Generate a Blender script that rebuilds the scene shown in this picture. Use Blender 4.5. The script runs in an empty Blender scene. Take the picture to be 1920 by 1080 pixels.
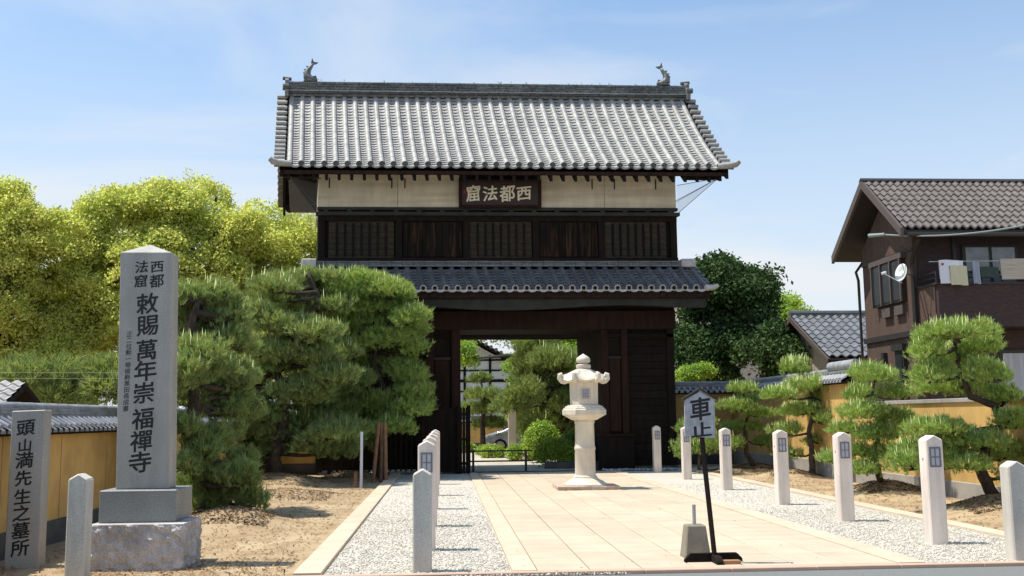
import bpy, math, random
import numpy as np
from math import sin, cos, pi, radians
rnd = random.Random(11)
sc = bpy.context.scene
sc.render.engine = 'CYCLES'; sc.cycles.diffuse_bounces = 7; sc.cycles.transmission_bounces = 12; sc.cycles.max_bounces = 14
col = sc.collection

# ------------------------------------------------------------------ camera
cam = bpy.data.cameras.new('camera'); cam_o = bpy.data.objects.new('camera', cam); col.objects.link(cam_o)
cam.sensor_width = 36.0; cam.lens = 36.0 * 1900 / 1920; cam.clip_start = .1; cam.clip_end = 3000
from mathutils import Matrix, Vector
yaw = radians(3.86); roll = radians(.6); pitch = math.atan(243 / 1900)
F = Vector((sin(yaw) * cos(pitch), cos(yaw) * cos(pitch), sin(pitch)))
Rt = Vector((cos(yaw), -sin(yaw), 0)); U = Rt.cross(F)
r_ = Rt * cos(roll) - U * sin(roll); u_ = Rt * sin(roll) + U * cos(roll)
M = Matrix((r_, u_, -F)).transposed().to_4x4(); M.translation = (0, 0, 1.6)
cam_o.matrix_world = M; sc.camera = cam_o

# ------------------------------------------------------------------ sky, sun, exposure
SUN_EL = 67; SUN_AZ = 9           # azimuth: degrees behind the left side
sc.view_settings.view_transform = 'Standard'; sc.view_settings.look = 'None'
sc.view_settings.exposure = 0.40; sc.view_settings.gamma = 1; sc.view_settings.use_curve_mapping = False
w = bpy.data.worlds.new('World'); sc.world = w; w.use_nodes = True
nt = w.node_tree; nt.nodes.clear(); N = nt.nodes.new; L = nt.links.new
out = N('ShaderNodeOutputWorld'); bg = N('ShaderNodeBackground'); bg.inputs[1].default_value = .13
sky = N('ShaderNodeTexSky'); sky.sky_type = 'NISHITA'; sky.sun_disc = False
sky.sun_elevation = radians(SUN_EL); sky.sun_rotation = radians(-90 + SUN_AZ)
sky.air_density = 1.0; sky.dust_density = 1.2; sky.ozone_density = 1.0
tc = N('ShaderNodeTexCoord'); sep = N('ShaderNodeSeparateXYZ'); L(tc.outputs['Generated'], sep.inputs[0])
mp = N('ShaderNodeMapping'); mp.inputs['Scale'].default_value = (1.2, 1.2, 4.5); mp.inputs['Rotation'].default_value = (0, radians(20), 0); L(tc.outputs['Generated'], mp.inputs[0])
nz = N('ShaderNodeTexNoise'); nz.inputs['Scale'].default_value = 1.6; nz.inputs['Detail'].default_value = 7; nz.inputs['Roughness'].default_value = .55; nz.inputs['Distortion'].default_value = .6
L(mp.outputs[0], nz.inputs['Vector'])
r1 = N('ShaderNodeMapRange'); r1.inputs[1].default_value = .42; r1.inputs[2].default_value = .70; L(nz.outputs[0], r1.inputs[0])   # thin cloud
r2 = N('ShaderNodeMapRange'); r2.inputs[1].default_value = .0; r2.inputs[2].default_value = .50; r2.inputs[3].default_value = 1.05; r2.inputs[4].default_value = .0; L(sep.outputs[2], r2.inputs[0])
mu = N('ShaderNodeMath'); mu.operation = 'MULTIPLY'; L(r1.outputs[0], mu.inputs[0]); mu.inputs[1].default_value = .55
ad = N('ShaderNodeMath'); ad.operation = 'ADD'; ad.use_clamp = True; L(mu.outputs[0], ad.inputs[0])
pw = N('ShaderNodeMath'); pw.operation = 'POWER'; L(r2.outputs[0], pw.inputs[0]); pw.inputs[1].default_value = 1.15; L(pw.outputs[0], ad.inputs[1])
tn = N('ShaderNodeMixRGB'); tn.blend_type = 'MULTIPLY'; tn.inputs[0].default_value = 1; tn.inputs[2].default_value = (.73, 1.02, 1.17, 1); L(sky.outputs[0], tn.inputs[1])
mx = N('ShaderNodeMixRGB'); L(ad.outputs[0], mx.inputs[0]); L(tn.outputs[0], mx.inputs[1]); mx.inputs[2].default_value = (4.85, 5.12, 5.4, 1)
L(mx.outputs[0], bg.inputs[0]); L(bg.outputs[0], out.inputs[0])
sun = bpy.data.lights.new('sun', 'SUN'); sun.energy = 4.4; sun.angle = radians(.53); sun.color = (1, .955, .87)
so = bpy.data.objects.new('sun', sun); col.objects.link(so)
sd = Vector((-cos(radians(SUN_EL)) * cos(radians(SUN_AZ)), cos(radians(SUN_EL)) * sin(radians(SUN_AZ)), sin(radians(SUN_EL))))
so.rotation_euler = (-sd).to_track_quat('-Z', 'Y').to_euler(); so.location = sd * 60

# ------------------------------------------------------------------ materials
def mat(name, c1, c2=None, sc_=4., rough=.7, bump=0., bsc=40., pos=True, isl=0., obr=0., trans=0., tcol=None, metal=0., spec=.4, stretch=None, c3=None, sc3=60., f3=.5, lo=.35, hi=.65, bdist=.01, stain=0., sts=(5, 5, .6)):
    m = bpy.data.materials.new(name); m.use_nodes = True; t = m.node_tree; n = t.nodes; b = n['Principled BSDF']; l = t.links.new
    b.inputs['Roughness'].default_value = rough; b.inputs['Metallic'].default_value = metal; b.inputs['Specular IOR Level'].default_value = spec
    g = n.new('ShaderNodeNewGeometry'); vec = g.outputs['Position']
    if not pos: vec = n.new('ShaderNodeTexCoord').outputs['Object']
    if stretch:
        mpp = n.new('ShaderNodeMapping'); mpp.inputs['Scale'].default_value = stretch; l(vec, mpp.inputs[0]); vec = mpp.outputs[0]
    colo = n.new('ShaderNodeRGB'); colo.outputs[0].default_value = (*c1, 1); co = colo.outputs[0]
    def noise(s, d=4):
        q = n.new('ShaderNodeTexNoise'); q.inputs['Scale'].default_value = s; q.inputs['Detail'].default_value = d; l(vec, q.inputs['Vector']); return q.outputs[0]
    if c2:
        mr = n.new('ShaderNodeMapRange'); l(noise(sc_), mr.inputs[0]); mr.inputs[1].default_value = lo; mr.inputs[2].default_value = hi
        x = n.new('ShaderNodeMixRGB'); l(mr.outputs[0], x.inputs[0]); l(co, x.inputs[1]); x.inputs[2].default_value = (*c2, 1); co = x.outputs[0]
    if c3:
        mr = n.new('ShaderNodeMapRange'); l(noise(sc3, 2), mr.inputs[0]); mr.inputs[1].default_value = .48; mr.inputs[2].default_value = .62; mr.inputs[4].default_value = f3
        x = n.new('ShaderNodeMixRGB'); l(mr.outputs[0], x.inputs[0]); l(co, x.inputs[1]); x.inputs[2].default_value = (*c3, 1); co = x.outputs[0]
    def vary(src, amt, co):
        mr = n.new('ShaderNodeMapRange'); l(src, mr.inputs[0]); mr.inputs[3].default_value = 1 - amt; mr.inputs[4].default_value = 1 + amt
        x = n.new('ShaderNodeVectorMath'); x.operation = 'SCALE'; l(co, x.inputs[0]); l(mr.outputs[0], x.inputs['Scale']); return x.outputs[0]
    if stain:
        mp2 = n.new('ShaderNodeMapping'); mp2.inputs['Scale'].default_value = sts; l(g.outputs['Position'], mp2.inputs[0])
        q = n.new('ShaderNodeTexNoise'); q.inputs['Scale'].default_value = 1.0; q.inputs['Detail'].default_value = 6; q.inputs['Roughness'].default_value = .65; l(mp2.outputs[0], q.inputs['Vector'])
        mr = n.new('ShaderNodeMapRange'); l(q.outputs[0], mr.inputs[0]); mr.inputs[1].default_value = .38; mr.inputs[2].default_value = .62; mr.inputs[3].default_value = 1 - stain; mr.inputs[4].default_value = 1.04
        x = n.new('ShaderNodeVectorMath'); x.operation = 'SCALE'; l(co, x.inputs[0]); l(mr.outputs[0], x.inputs['Scale']); co = x.outputs[0]
    if isl: co = vary(g.outputs['Random Per Island'], isl, co)
    if obr: co = vary(n.new('ShaderNodeObjectInfo').outputs['Random'], obr, co)
    l(co, b.inputs['Base Color'])
    if bump:
        bp = n.new('ShaderNodeBump'); bp.inputs['Strength'].default_value = bump; bp.inputs['Distance'].default_value = bdist; l(noise(bsc, 3), bp.inputs['Height']); l(bp.outputs[0], b.inputs['Normal'])
    if trans:
        tr = n.new('ShaderNodeBsdfTranslucent')
        if tcol:
            xm = n.new('ShaderNodeMixRGB'); xm.blend_type = 'MULTIPLY'; xm.inputs[0].default_value = 1; l(co, xm.inputs[1]); xm.inputs[2].default_value = (*tcol, 1); l(xm.outputs[0], tr.inputs[0])
        else: l(co, tr.inputs[0])
        ms = n.new('ShaderNodeMixShader'); ms.inputs[0].default_value = trans
        l(b.outputs[0], ms.inputs[1]); l(tr.outputs[0], ms.inputs[2]); l(ms.outputs[0], n['Material Output'].inputs[0])
    return m
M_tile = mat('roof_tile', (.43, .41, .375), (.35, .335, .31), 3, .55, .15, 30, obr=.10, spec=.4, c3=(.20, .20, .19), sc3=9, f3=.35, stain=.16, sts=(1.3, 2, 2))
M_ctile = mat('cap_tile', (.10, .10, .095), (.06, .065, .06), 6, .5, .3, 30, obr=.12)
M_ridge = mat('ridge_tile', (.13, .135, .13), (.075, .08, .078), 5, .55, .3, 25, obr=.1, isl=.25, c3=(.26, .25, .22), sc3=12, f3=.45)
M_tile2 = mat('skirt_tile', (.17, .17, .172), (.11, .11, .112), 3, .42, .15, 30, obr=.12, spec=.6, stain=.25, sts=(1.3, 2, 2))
M_wood = mat('black_wood', (.008, .0065, .005), (.016, .010, .007), 2.5, .8, .4, 30, spec=.15, stretch=(3, 3, .6), obr=.2)
M_wood2 = mat('weathered_wood', (.010, .007, .005), (.055, .025, .012), 1.6, .8, .4, 30, spec=.15, stretch=(7, 7, .8), obr=.4, lo=.5, hi=.72)
M_redwood = mat('red_brown_wood', (.030, .013, .009), (.015, .008, .006), 2, .75, .3, 30, spec=.15, stretch=(4, 4, .7), obr=.15)
M_greenwood = mat('grey_green_wood', (.036, .037, .028), (.02, .02, .016), 3, .8, .2, 30, obr=.15)
M_plaster = mat('white_plaster', (.74, .66, .52), (.64, .56, .43), 1.2, .9, .25, 12, obr=.03, stretch=(.4, 1, 4), c3=(.52, .43, .31), sc3=1.1, f3=.5, stain=.14, sts=(2.2, 2, .5))
M_sign = mat('plaque_wood', (.026, .011, .009), (.028, .012, .010), 4, .5, .2, 30)
M_gold = mat('pale_lettering', (.80, .74, .58), (.68, .62, .48), 14, .6)
M_red = mat('seal_red', (.25, .02, .02))
M_granite = mat('grey_granite', (.46, .425, .375), (.40, .37, .325), 2.5, .55, .1, 120, c3=(.12, .12, .12), sc3=130, f3=.65, stain=.14)
M_granite_d = mat('dark_grey_granite', (.30, .30, .275), (.24, .24, .22), 2.5, .5, .1, 120, c3=(.07, .075, .07), sc3=110, f3=.8)
M_rough = mat('rough_split_granite', (.60, .56, .535), (.44, .41, .39), 5, .85, .9, 22, c3=(.2, .19, .19), sc3=90, f3=.5, bdist=.03, stain=.2, sts=(4,4,3))
M_post = mat('pinkish_granite', (.82, .71, .625), (.74, .64, .56), 3, .65, .1, 120, c3=(.50, .43, .37), sc3=140, f3=.5, obr=.05, stain=.16)
M_postg = mat('pale_grey_granite', (.68, .62, .53), (.60, .55, .47), 3, .65, .1, 120, c3=(.22, .21, .2), sc3=140, f3=.5, obr=.03, stain=.16)
M_lant = mat('cream_granite', (.74, .66, .54), (.66, .585, .47), 3, .7, .15, 90, c3=(.42, .36, .28), sc3=110, f3=.4, stain=.16, sts=(4, 4, 1.2))
M_pink = mat('rough_pink_stone', (.45, .30, .22), (.55, .45, .36), 7, .85, .9, 25, bdist=.03)
M_frame = mat('window_frame_paint', (.16, .15, .17), rough=.5)
M_pane = mat('frosted_pane', (.42, .42, .46), (.36, .36, .40), 10, .25, spec=.6)
M_ink = mat('black_ink', (.012, .012, .012), (.02, .02, .02), 30, .6)
M_ochre = mat('ochre_plaster', (.60, .385, .125), (.55, .345, .11), .9, .9, .2, 10, c3=(.44, .26, .10), sc3=2.2, f3=.45, stain=.16, sts=(1.5, 1.5, .6))
M_base = mat('dark_wall_base', (.06, .06, .055), (.09, .088, .08), 3, .9, .3, 20)
M_conc = mat('concrete', (.36, .33, .29), (.28, .26, .23), 3, .9, .3, 40)
M_wtile = mat('wall_coping_tile', (.28, .28, .29), (.18, .18, .19), 5, .4, .2, 30, isl=.2, obr=.12, spec=.6)
M_wtile_p = mat('pale_coping_tile', (.50, .46, .42), (.38, .35, .33), 5, .5, .2, 30, isl=.2)
M_slab = mat('paving_stone', (.52, .425, .305), (.56, .465, .335), 1.6, .75, .12, 60, obr=.05, stretch=(.6, 3, 1), c3=(.47, .37, .265), sc3=1.3, f3=.45, stain=.07, sts=(1.2, .6, 1))
M_kerb = mat('kerb_stone', (.55, .425, .305), (.60, .48, .35), 3, .8, .15, 60, obr=.05)
M_joint = mat('paving_joint', (.26, .19, .12), (.2, .15, .1), 6, .95)
M_gravel = mat('gravel_bed', (.57, .52, .43), (.67, .615, .52), 38, .95, 1, 55, c3=(.24, .23, .21), sc3=75, f3=.65, bdist=.02)
M_peb = mat('gravel_pebble', (.66, .61, .51), (.54, .50, .42), 3, .9, isl=.3)
M_cob = mat('dark_cobble', (.30, .33, .33), (.42, .45, .45), 3, .8, isl=.5)
M_asph = mat('asphalt', (.16, .165, .155), (.21, .21, .195), 60, .9, .6, 110, c3=(.09, .09, .09), sc3=170, f3=.5)
M_leafd = mat('camphor_leaf', (.51, .56, .165), (.62, .62, .20), .55, .6, isl=.15, trans=.6, tcol=(1.15, 1.2, .8), spec=.2, c3=(.60, .52, .20), sc3=2.6, f3=.45)
M_leafg = mat('garden_leaf', (.26, .42, .07), (.38, .50, .09), .9, .5, isl=.4, trans=.4, tcol=(1.2, 1.15, .6), spec=.3)
M_leafm = mat('mixed_leaf', (.14, .22, .045), (.22, .30, .06), .9, .5, isl=.4, trans=.35, tcol=(1.2, 1.15, .6), spec=.3)
M_leafk = mat('dark_leaf', (.045, .09, .028), (.08, .13, .04), .9, .7, isl=.4, trans=.2, spec=.1)
M_hedge = mat('hedge_leaf', (.36, .48, .06), (.26, .40, .05), 2.5, .5, isl=.35, trans=.35, spec=.3)
M_need = mat('pine_needle', (.22, .32, .12), (.31, .41, .15), 1.3, .6, isl=.35, c3=(.24, .17, .08), sc3=6, f3=.4, trans=.42, tcol=(1.2, 1.1, .6), spec=.3)
M_need2 = mat('pine_needle_bright', (.27, .42, .12), (.38, .52, .16), 1.3, .6, isl=.35, c3=(.30, .24, .10), sc3=6, f3=.35, trans=.42, tcol=(1.2, 1.1, .6), spec=.3)
M_candle = mat('pine_candle', (.42, .46, .18), (.34, .40, .14), 3, .6, isl=.25)
M_bark = mat('pine_bark', (.075, .052, .038), (.035, .026, .02), 7, .95, 1, 22, bdist=.03)
M_barkd = mat('dark_bark', (.04, .032, .024), (.022, .018, .014), 4, .95, .8, 15, bdist=.03)
M_metalw = mat('white_pole_paint', (.6, .62, .66), rough=.4)
M_stake = mat('stake_wood', (.26, .15, .08), (.18, .10, .06), 6, .85, .4, 40)
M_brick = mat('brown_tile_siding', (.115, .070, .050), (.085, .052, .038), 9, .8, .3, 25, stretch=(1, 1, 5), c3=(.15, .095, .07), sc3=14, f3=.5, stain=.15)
M_brick2 = mat('shaded_brick_siding', (.060, .036, .034), (.040, .026, .026), 7, .8, .3, 25, stretch=(1, 1, 4))  # darker siding for the front faces, their shade put into the colour
M_trim = mat('dark_brown_trim', (.030, .025, .022), rough=.5)
M_trim2 = mat('brown_bargeboard', (.10, .078, .066), rough=.5)
M_htile = mat('brown_roof_tile', (.115, .092, .080), (.09, .072, .063), 5, .6, .2, 30, obr=.15)
M_gtile = mat('glazed_grey_tile', (.165, .165, .165), (.115, .115, .117), 5, .35, .1, 30, obr=.18, spec=.7)
M_glass = mat('window_glass', (.02, .024, .026), (.03, .03, .03), 3, .3, spec=.12)
M_white = mat('white_cloth', (.68, .68, .74), rough=.85)
M_cloth2 = mat('beige_striped_cloth', (.52, .47, .38), (.34, .30, .25), 2, .9, stretch=(1, 1, 30))
M_cloth3 = mat('cream_cloth', (.55, .52, .36), rough=.9)
M_clothd = mat('dark_green_cloth', (.04, .06, .055), rough=.9)
M_clothb = mat('grey_blue_cloth', (.3, .33, .4), rough=.9)
M_cable = mat('cable_sheath', (.22, .27, .26), rough=.5)
M_black = mat('black_iron', (.012, .012, .012), rough=.5)
M_whitewall = mat('white_lime_wall', (.72, .73, .76), rough=.9)
M_car = mat('silver_paint', (.50, .51, .56), rough=.22, metal=.55, spec=.6)
M_tyre = mat('tyre_rubber', (.02, .02, .02), rough=.8)
M_rim = mat('alloy_rim', (.6, .6, .62), rough=.3, metal=.8)
M_signw = mat('weathered_board', (.50, .49, .50), (.38, .37, .38), 5, .8, .2, 40, stretch=(1, 1, 3), stain=.2, sts=(14, 9, 3))
M_block = mat('concrete_block', (.28, .24, .18), (.22, .19, .145), 6, .9, .4, 60)
M_path = mat('garden_paving', (.50, .44, .35), (.42, .37, .30), 1.2, .85, .1, 40, obr=.06)

# soil with pine litter
def soil():
    m = mat('sandy_soil', (.34, .24, .135), (.45, .34, .20), .7, .95, .3, 30, c3=(.26, .165, .085), sc3=2.6, f3=.6, bdist=.03)
    return m
M_soil = soil()

# ------------------------------------------------------------------ helpers
def link(name, me, m=None, parent=None, loc=(0, 0, 0)):
    o = bpy.data.objects.new(name, me); col.objects.link(o); o.location = loc
    if m is not None and me is not None and not me.materials:
        for q in (m if isinstance(m, (list, tuple)) else [m]): me.materials.append(q)
    if parent: o.parent = parent
    return o
def tag(o, label=None, cat=None, group=None, kind=None):
    if label: o['label'] = label
    if cat: o['category'] = cat
    if group: o['group'] = group
    if kind: o['kind'] = kind
    return o
def empty(name, loc, label, cat, group=None, rz=0):
    o = bpy.data.objects.new(name, None); col.objects.link(o); o.location = loc; o.rotation_euler = (0, 0, rz); o.empty_display_size = .2
    return tag(o, label, cat, group)
def part(name, me, parent, loc=(0, 0, 0)):
    o = bpy.data.objects.new(name, me); col.objects.link(o); o.parent = parent; o.location = loc; return o
def rel(parent, p):        # world -> parent space for unrotated parents
    return Vector(p) - parent.location
def copy_tree(o, parent=None):
    c = o.copy(); col.objects.link(c); c.parent = parent
    for ch in o.children: copy_tree(ch, c)
    return c
def fast(name, V, F):
    V = np.ascontiguousarray(V, dtype=np.float32).reshape(-1, 3); F = np.ascontiguousarray(F, dtype=np.int32); k = F.shape[1]
    me = bpy.data.meshes.new(name); me.vertices.add(len(V)); me.vertices.foreach_set('co', V.ravel())
    me.loops.add(F.size); me.loops.foreach_set('vertex_index', F.ravel())
    me.polygons.add(len(F)); me.polygons.foreach_set('loop_start', np.arange(0, F.size, k, dtype=np.int32)); me.polygons.foreach_set('loop_total', np.full(len(F), k, dtype=np.int32))
    me.update(calc_edges=True); return me
class MB:
    def __init__(s): s.V = []; s.F = []; s.smooth = False
    def add(s, V, F):
        b = len(s.V); s.V += [tuple(v) for v in V]; s.F += [tuple(i + b for i in f) for f in F]; return s
    def box(s, x0, x1, y0, y1, z0, z1):
        return s.add([(x0, y0, z0), (x1, y0, z0), (x1, y1, z0), (x0, y1, z0), (x0, y0, z1), (x1, y0, z1), (x1, y1, z1), (x0, y1, z1)],
                     [(3, 2, 1, 0), (4, 5, 6, 7), (0, 1, 5, 4), (1, 2, 6, 5), (2, 3, 7, 6), (3, 0, 4, 7)])
    def tube(s, pts, rad, n=8, cap=True):
        pts = [Vector(p) for p in pts]; rad = rad if isinstance(rad, (list, tuple)) else [rad] * len(pts)
        rings = []; ref = None
        for i, p in enumerate(pts):
            t = (pts[min(i + 1, len(pts) - 1)] - pts[max(i - 1, 0)]).normalized()
            if ref is None: ref = Vector((0, 0, 1)) if abs(t.z) < .9 else Vector((1, 0, 0))
            a = (ref - t * ref.dot(t)).normalized(); ref = a; b = t.cross(a)
            rings.append([p + (a * cos(2 * pi * k / n) + b * sin(2 * pi * k / n)) * rad[i] for k in range(n)])
        V = [v for r in rings for v in r]; Fc = []
        for i in range(len(pts) - 1):
            for k in range(n): Fc.append((i * n + k, i * n + (k + 1) % n, (i + 1) * n + (k + 1) % n, (i + 1) * n + k))
        if cap: Fc += [tuple(range(n))[::-1], tuple((len(pts) - 1) * n + k for k in range(n))]
        return s.add(V, Fc)
    def lathe(s, prof, n=16, c=(0, 0), phase=0., rf=None):
        V = []; Fc = []
        for r, z in prof:
            for k in range(n):
                a = phase + 2 * pi * k / n; q = r * (rf(a) if rf else 1)
                V.append((c[0] + q * cos(a), c[1] + q * sin(a), z))
        for i in range(len(prof) - 1):
            for k in range(n): Fc.append((i * n + k, i * n + (k + 1) % n, (i + 1) * n + (k + 1) % n, (i + 1) * n + k))
        Fc += [tuple(range(n))[::-1], tuple((len(prof) - 1) * n + k for k in range(n))]
        return s.add(V, Fc)
    def prism(s, poly, y0, y1, ax='y'):     # poly in (x,z), extruded along y ('x': poly in (y,z))
        n = len(poly)
        f = (lambda a, b, t: (a, t, b)) if ax == 'y' else ((lambda a, b, t: (t, a, b)) if ax == 'x' else (lambda a, b, t: (a, b, t)))
        V = [f(a, b, y0) for a, b in poly] + [f(a, b, y1) for a, b in poly]
        return s.add(V, [tuple(range(n)), tuple(range(2 * n - 1, n - 1, -1))] + [(i, i + n, (i + 1) % n + n, (i + 1) % n) for i in range(n)])
    def mesh(s, name, m=None, smooth=False, bevel=0.):
        me = bpy.data.meshes.new(name); me.from_pydata(s.V, [], s.F); me.update()
        import bmesh
        bm = bmesh.new(); bm.from_mesh(me); bmesh.ops.recalc_face_normals(bm, faces=bm.faces)
        if bevel:
            ed = [e for e in bm.edges if len(e.link_faces) == 2 and e.calc_face_angle(0) > .5]
            bmesh.ops.bevel(bm, geom=ed, offset=bevel, segments=1, affect='EDGES', clamp_overlap=True)
        bm.to_mesh(me); bm.free()
        if smooth:
            me.polygons.foreach_set('use_smooth', [True] * len(me.polygons)); me.update()
            if smooth == 'auto' and hasattr(me, 'set_sharp_from_angle'): me.set_sharp_from_angle(angle=radians(40))
        if m: me.materials.append(m)
        return me
    def build(s, name, m, parent=None, loc=(0, 0, 0), smooth=False, bevel=0.):
        return link(name, s.mesh(name, m, smooth, bevel), None, parent, loc)
def box(x0, x1, y0, y1, z0, z1): return MB().box(x0, x1, y0, y1, z0, z1)

# scatter a template (T,3) with faces (F,k) at positions with axes
def scatter(temps, P, Nn, S, rng):
    Vs = []; Fs = []; off = 0; n = len(P); which = rng.integers(0, len(temps), n)
    for t, (TV, TF) in enumerate(temps):
        idx = np.nonzero(which == t)[0]
        if not len(idx): continue
        p = P[idx]; nn = Nn[idx] / np.linalg.norm(Nn[idx], axis=1, keepdims=True); s = S[idx]
        a = rng.normal(size=(len(idx), 3)); a -= nn * (a * nn).sum(1, keepdims=True); a /= np.linalg.norm(a, axis=1, keepdims=True)
        b = np.cross(nn, a); R = np.stack([a, b, nn], 2)
        W = np.einsum('nij,tj->nti', R, TV) * s[:, None, None] + p[:, None, :]
        Vs.append(W.reshape(-1, 3)); Fs.append((TF[None] + (np.arange(len(idx)) * len(TV))[:, None, None] + off).reshape(-1, TF.shape[1])); off += W.shape[0] * W.shape[1]
    return np.concatenate(Vs), np.concatenate(Fs)
rng = np.random.default_rng(3)
def leaf_temp(k, leaf, flat=.6, up=.5):
    V = []; Fc = []
    for i in range(k):
        p = rng.normal(size=3) * np.array([.5, .5, .5 * flat]); d = rng.normal(size=3); d[2] -= .3; d /= np.linalg.norm(d)
        nrm = rng.normal(size=3); nrm[2] += up * 2; s = np.cross(d, nrm); s /= np.linalg.norm(s) + 1e-6; w = leaf * .33
        l_ = leaf * rng.uniform(.75, 1.2)
        V += [p, p + d * l_ * .5 + s * w, p + d * l_, p + d * l_ * .5 - s * w]; Fc.append([4 * i, 4 * i + 1, 4 * i + 2, 4 * i + 3])
    return np.array(V), np.array(Fc)
def needle_temp(k, wd=.10, spread=1.1):
    V = []; Fc = []
    for i in range(k):
        th = rng.uniform(0, 2 * pi); ph = abs(rng.normal() * spread * .6) + .1; ph = min(ph, 1.7)
        d = np.array([sin(ph) * cos(th), sin(ph) * sin(th), cos(ph)]); s = np.cross(d, rng.normal(size=3)); s /= np.linalg.norm(s)
        o = rng.normal(size=3) * .12; ln = rng.uniform(.75, 1.1)
        V += [o - s * wd * .5, o + s * wd * .5, o + d * ln]; Fc.append([3 * i, 3 * i + 1, 3 * i + 2])
    return np.array(V), np.array(Fc)
LT = [leaf_temp(14, .42) for _ in range(6)]
LTs = [leaf_temp(12, .42, .8, .2) for _ in range(6)]
NT = [needle_temp(14, .11, .85) for _ in range(6)]
PEB = []
for _ in range(4):
    v = np.array([(1, 0, 0), (0, 1, 0), (-1, 0, 0), (0, -1, 0), (.1, .1, .7), (0, 0, -.5)]) * rng.uniform(.6, 1.2, (6, 1)); PEB.append((v, np.array([(0, 1, 4), (1, 2, 4), (2, 3, 4), (3, 0, 4), (1, 0, 5), (2, 1, 5), (3, 2, 5), (0, 3, 5)])))

def sphere_dirs(n, lowcut=-1.):
    d = rng.normal(size=(int(n * 2.5) + 8, 3)); d /= np.linalg.norm(d, axis=1, keepdims=True); d = d[d[:, 2] > lowcut]; return d[:n]
def masses_crown(masses, lobe_r, nl, ncl, csize, temps=LT, low=-.55, jit=.28):
    """masses: (x,y,z,rx,rz): lobes over each big ellipsoid, leaf clusters over each lobe"""
    P = []; Nn = []; S = []; lob = []
    for (x, y, z, rx, rz) in masses:
        ry = rx * .75; n = max(6, int(nl * rx * rz / lobe_r ** 2))
        for d in sphere_dirs(n, low):
            k = rng.uniform(.72, 1.02); c = np.array([x, y, z]) + d * np.array([rx, ry, rz]) * k; lr = lobe_r * rng.uniform(.6, 1.15)
            lob.append((c, lr)); m_ = int(ncl * lr * lr / lobe_r ** 2)
            dd = sphere_dirs(m_, -.5); m_ = len(dd)
            P.append(c + dd * np.array([lr * 1.1, lr * 1.1, lr * .62]) * rng.uniform(.75, 1.08, (m_, 1)) + rng.normal(size=(m_, 3)) * lr * .13 + (rng.random((m_, 1)) < .07) * dd * lr * .3)
            nn = dd + np.array([0, 0, .6]); Nn.append(nn); S.append(rng.uniform(.7, 1.3, m_) * csize)
    return np.concatenate(P), np.concatenate(Nn), np.concatenate(S), lob
def tree(name, label, cat, masses, m, lobe_r=1.2, nl=2.2, ncl=60, csize=.42, trunk=None, tr=.35, bark=None, group=None, temps=LT, low=-.55, limbs=14):
    base = trunk[0] if trunk else (masses[0][0], masses[0][1], 0)
    t = empty(name, base, label, cat, group)
    P, Nn, S, lob = masses_crown(masses, lobe_r, nl, ncl, csize, temps, low)
    V, Fc = scatter(temps, P, Nn, S, rng); link('crown', fast('crown', V - np.array(base), Fc), m, t)
    if trunk:
        mb = MB(); tp = [Vector(p) - Vector(base) for p in trunk]; mb.tube(tp, [tr * (1 - .55 * i / (len(tp) - 1)) for i in range(len(tp))], 9)
        idx = rng.permutation(len(lob))[:limbs]
        for i in idx:
            c = Vector(lob[i][0]) - Vector(base); a = tp[rng.integers(max(1, len(tp) // 2), len(tp))]
            mid = a.lerp(c, .5) + Vector((rng.normal() * .25, rng.normal() * .25, .35)) * tr * 3
            mb.tube([a, a.lerp(mid, .5) + Vector((0, 0, .1)), mid, c], [tr * .45, tr * .34, tr * .24, tr * .08], 6)
        mb.build('trunk', bark or M_barkd, t, smooth=True)
    return t
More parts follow.
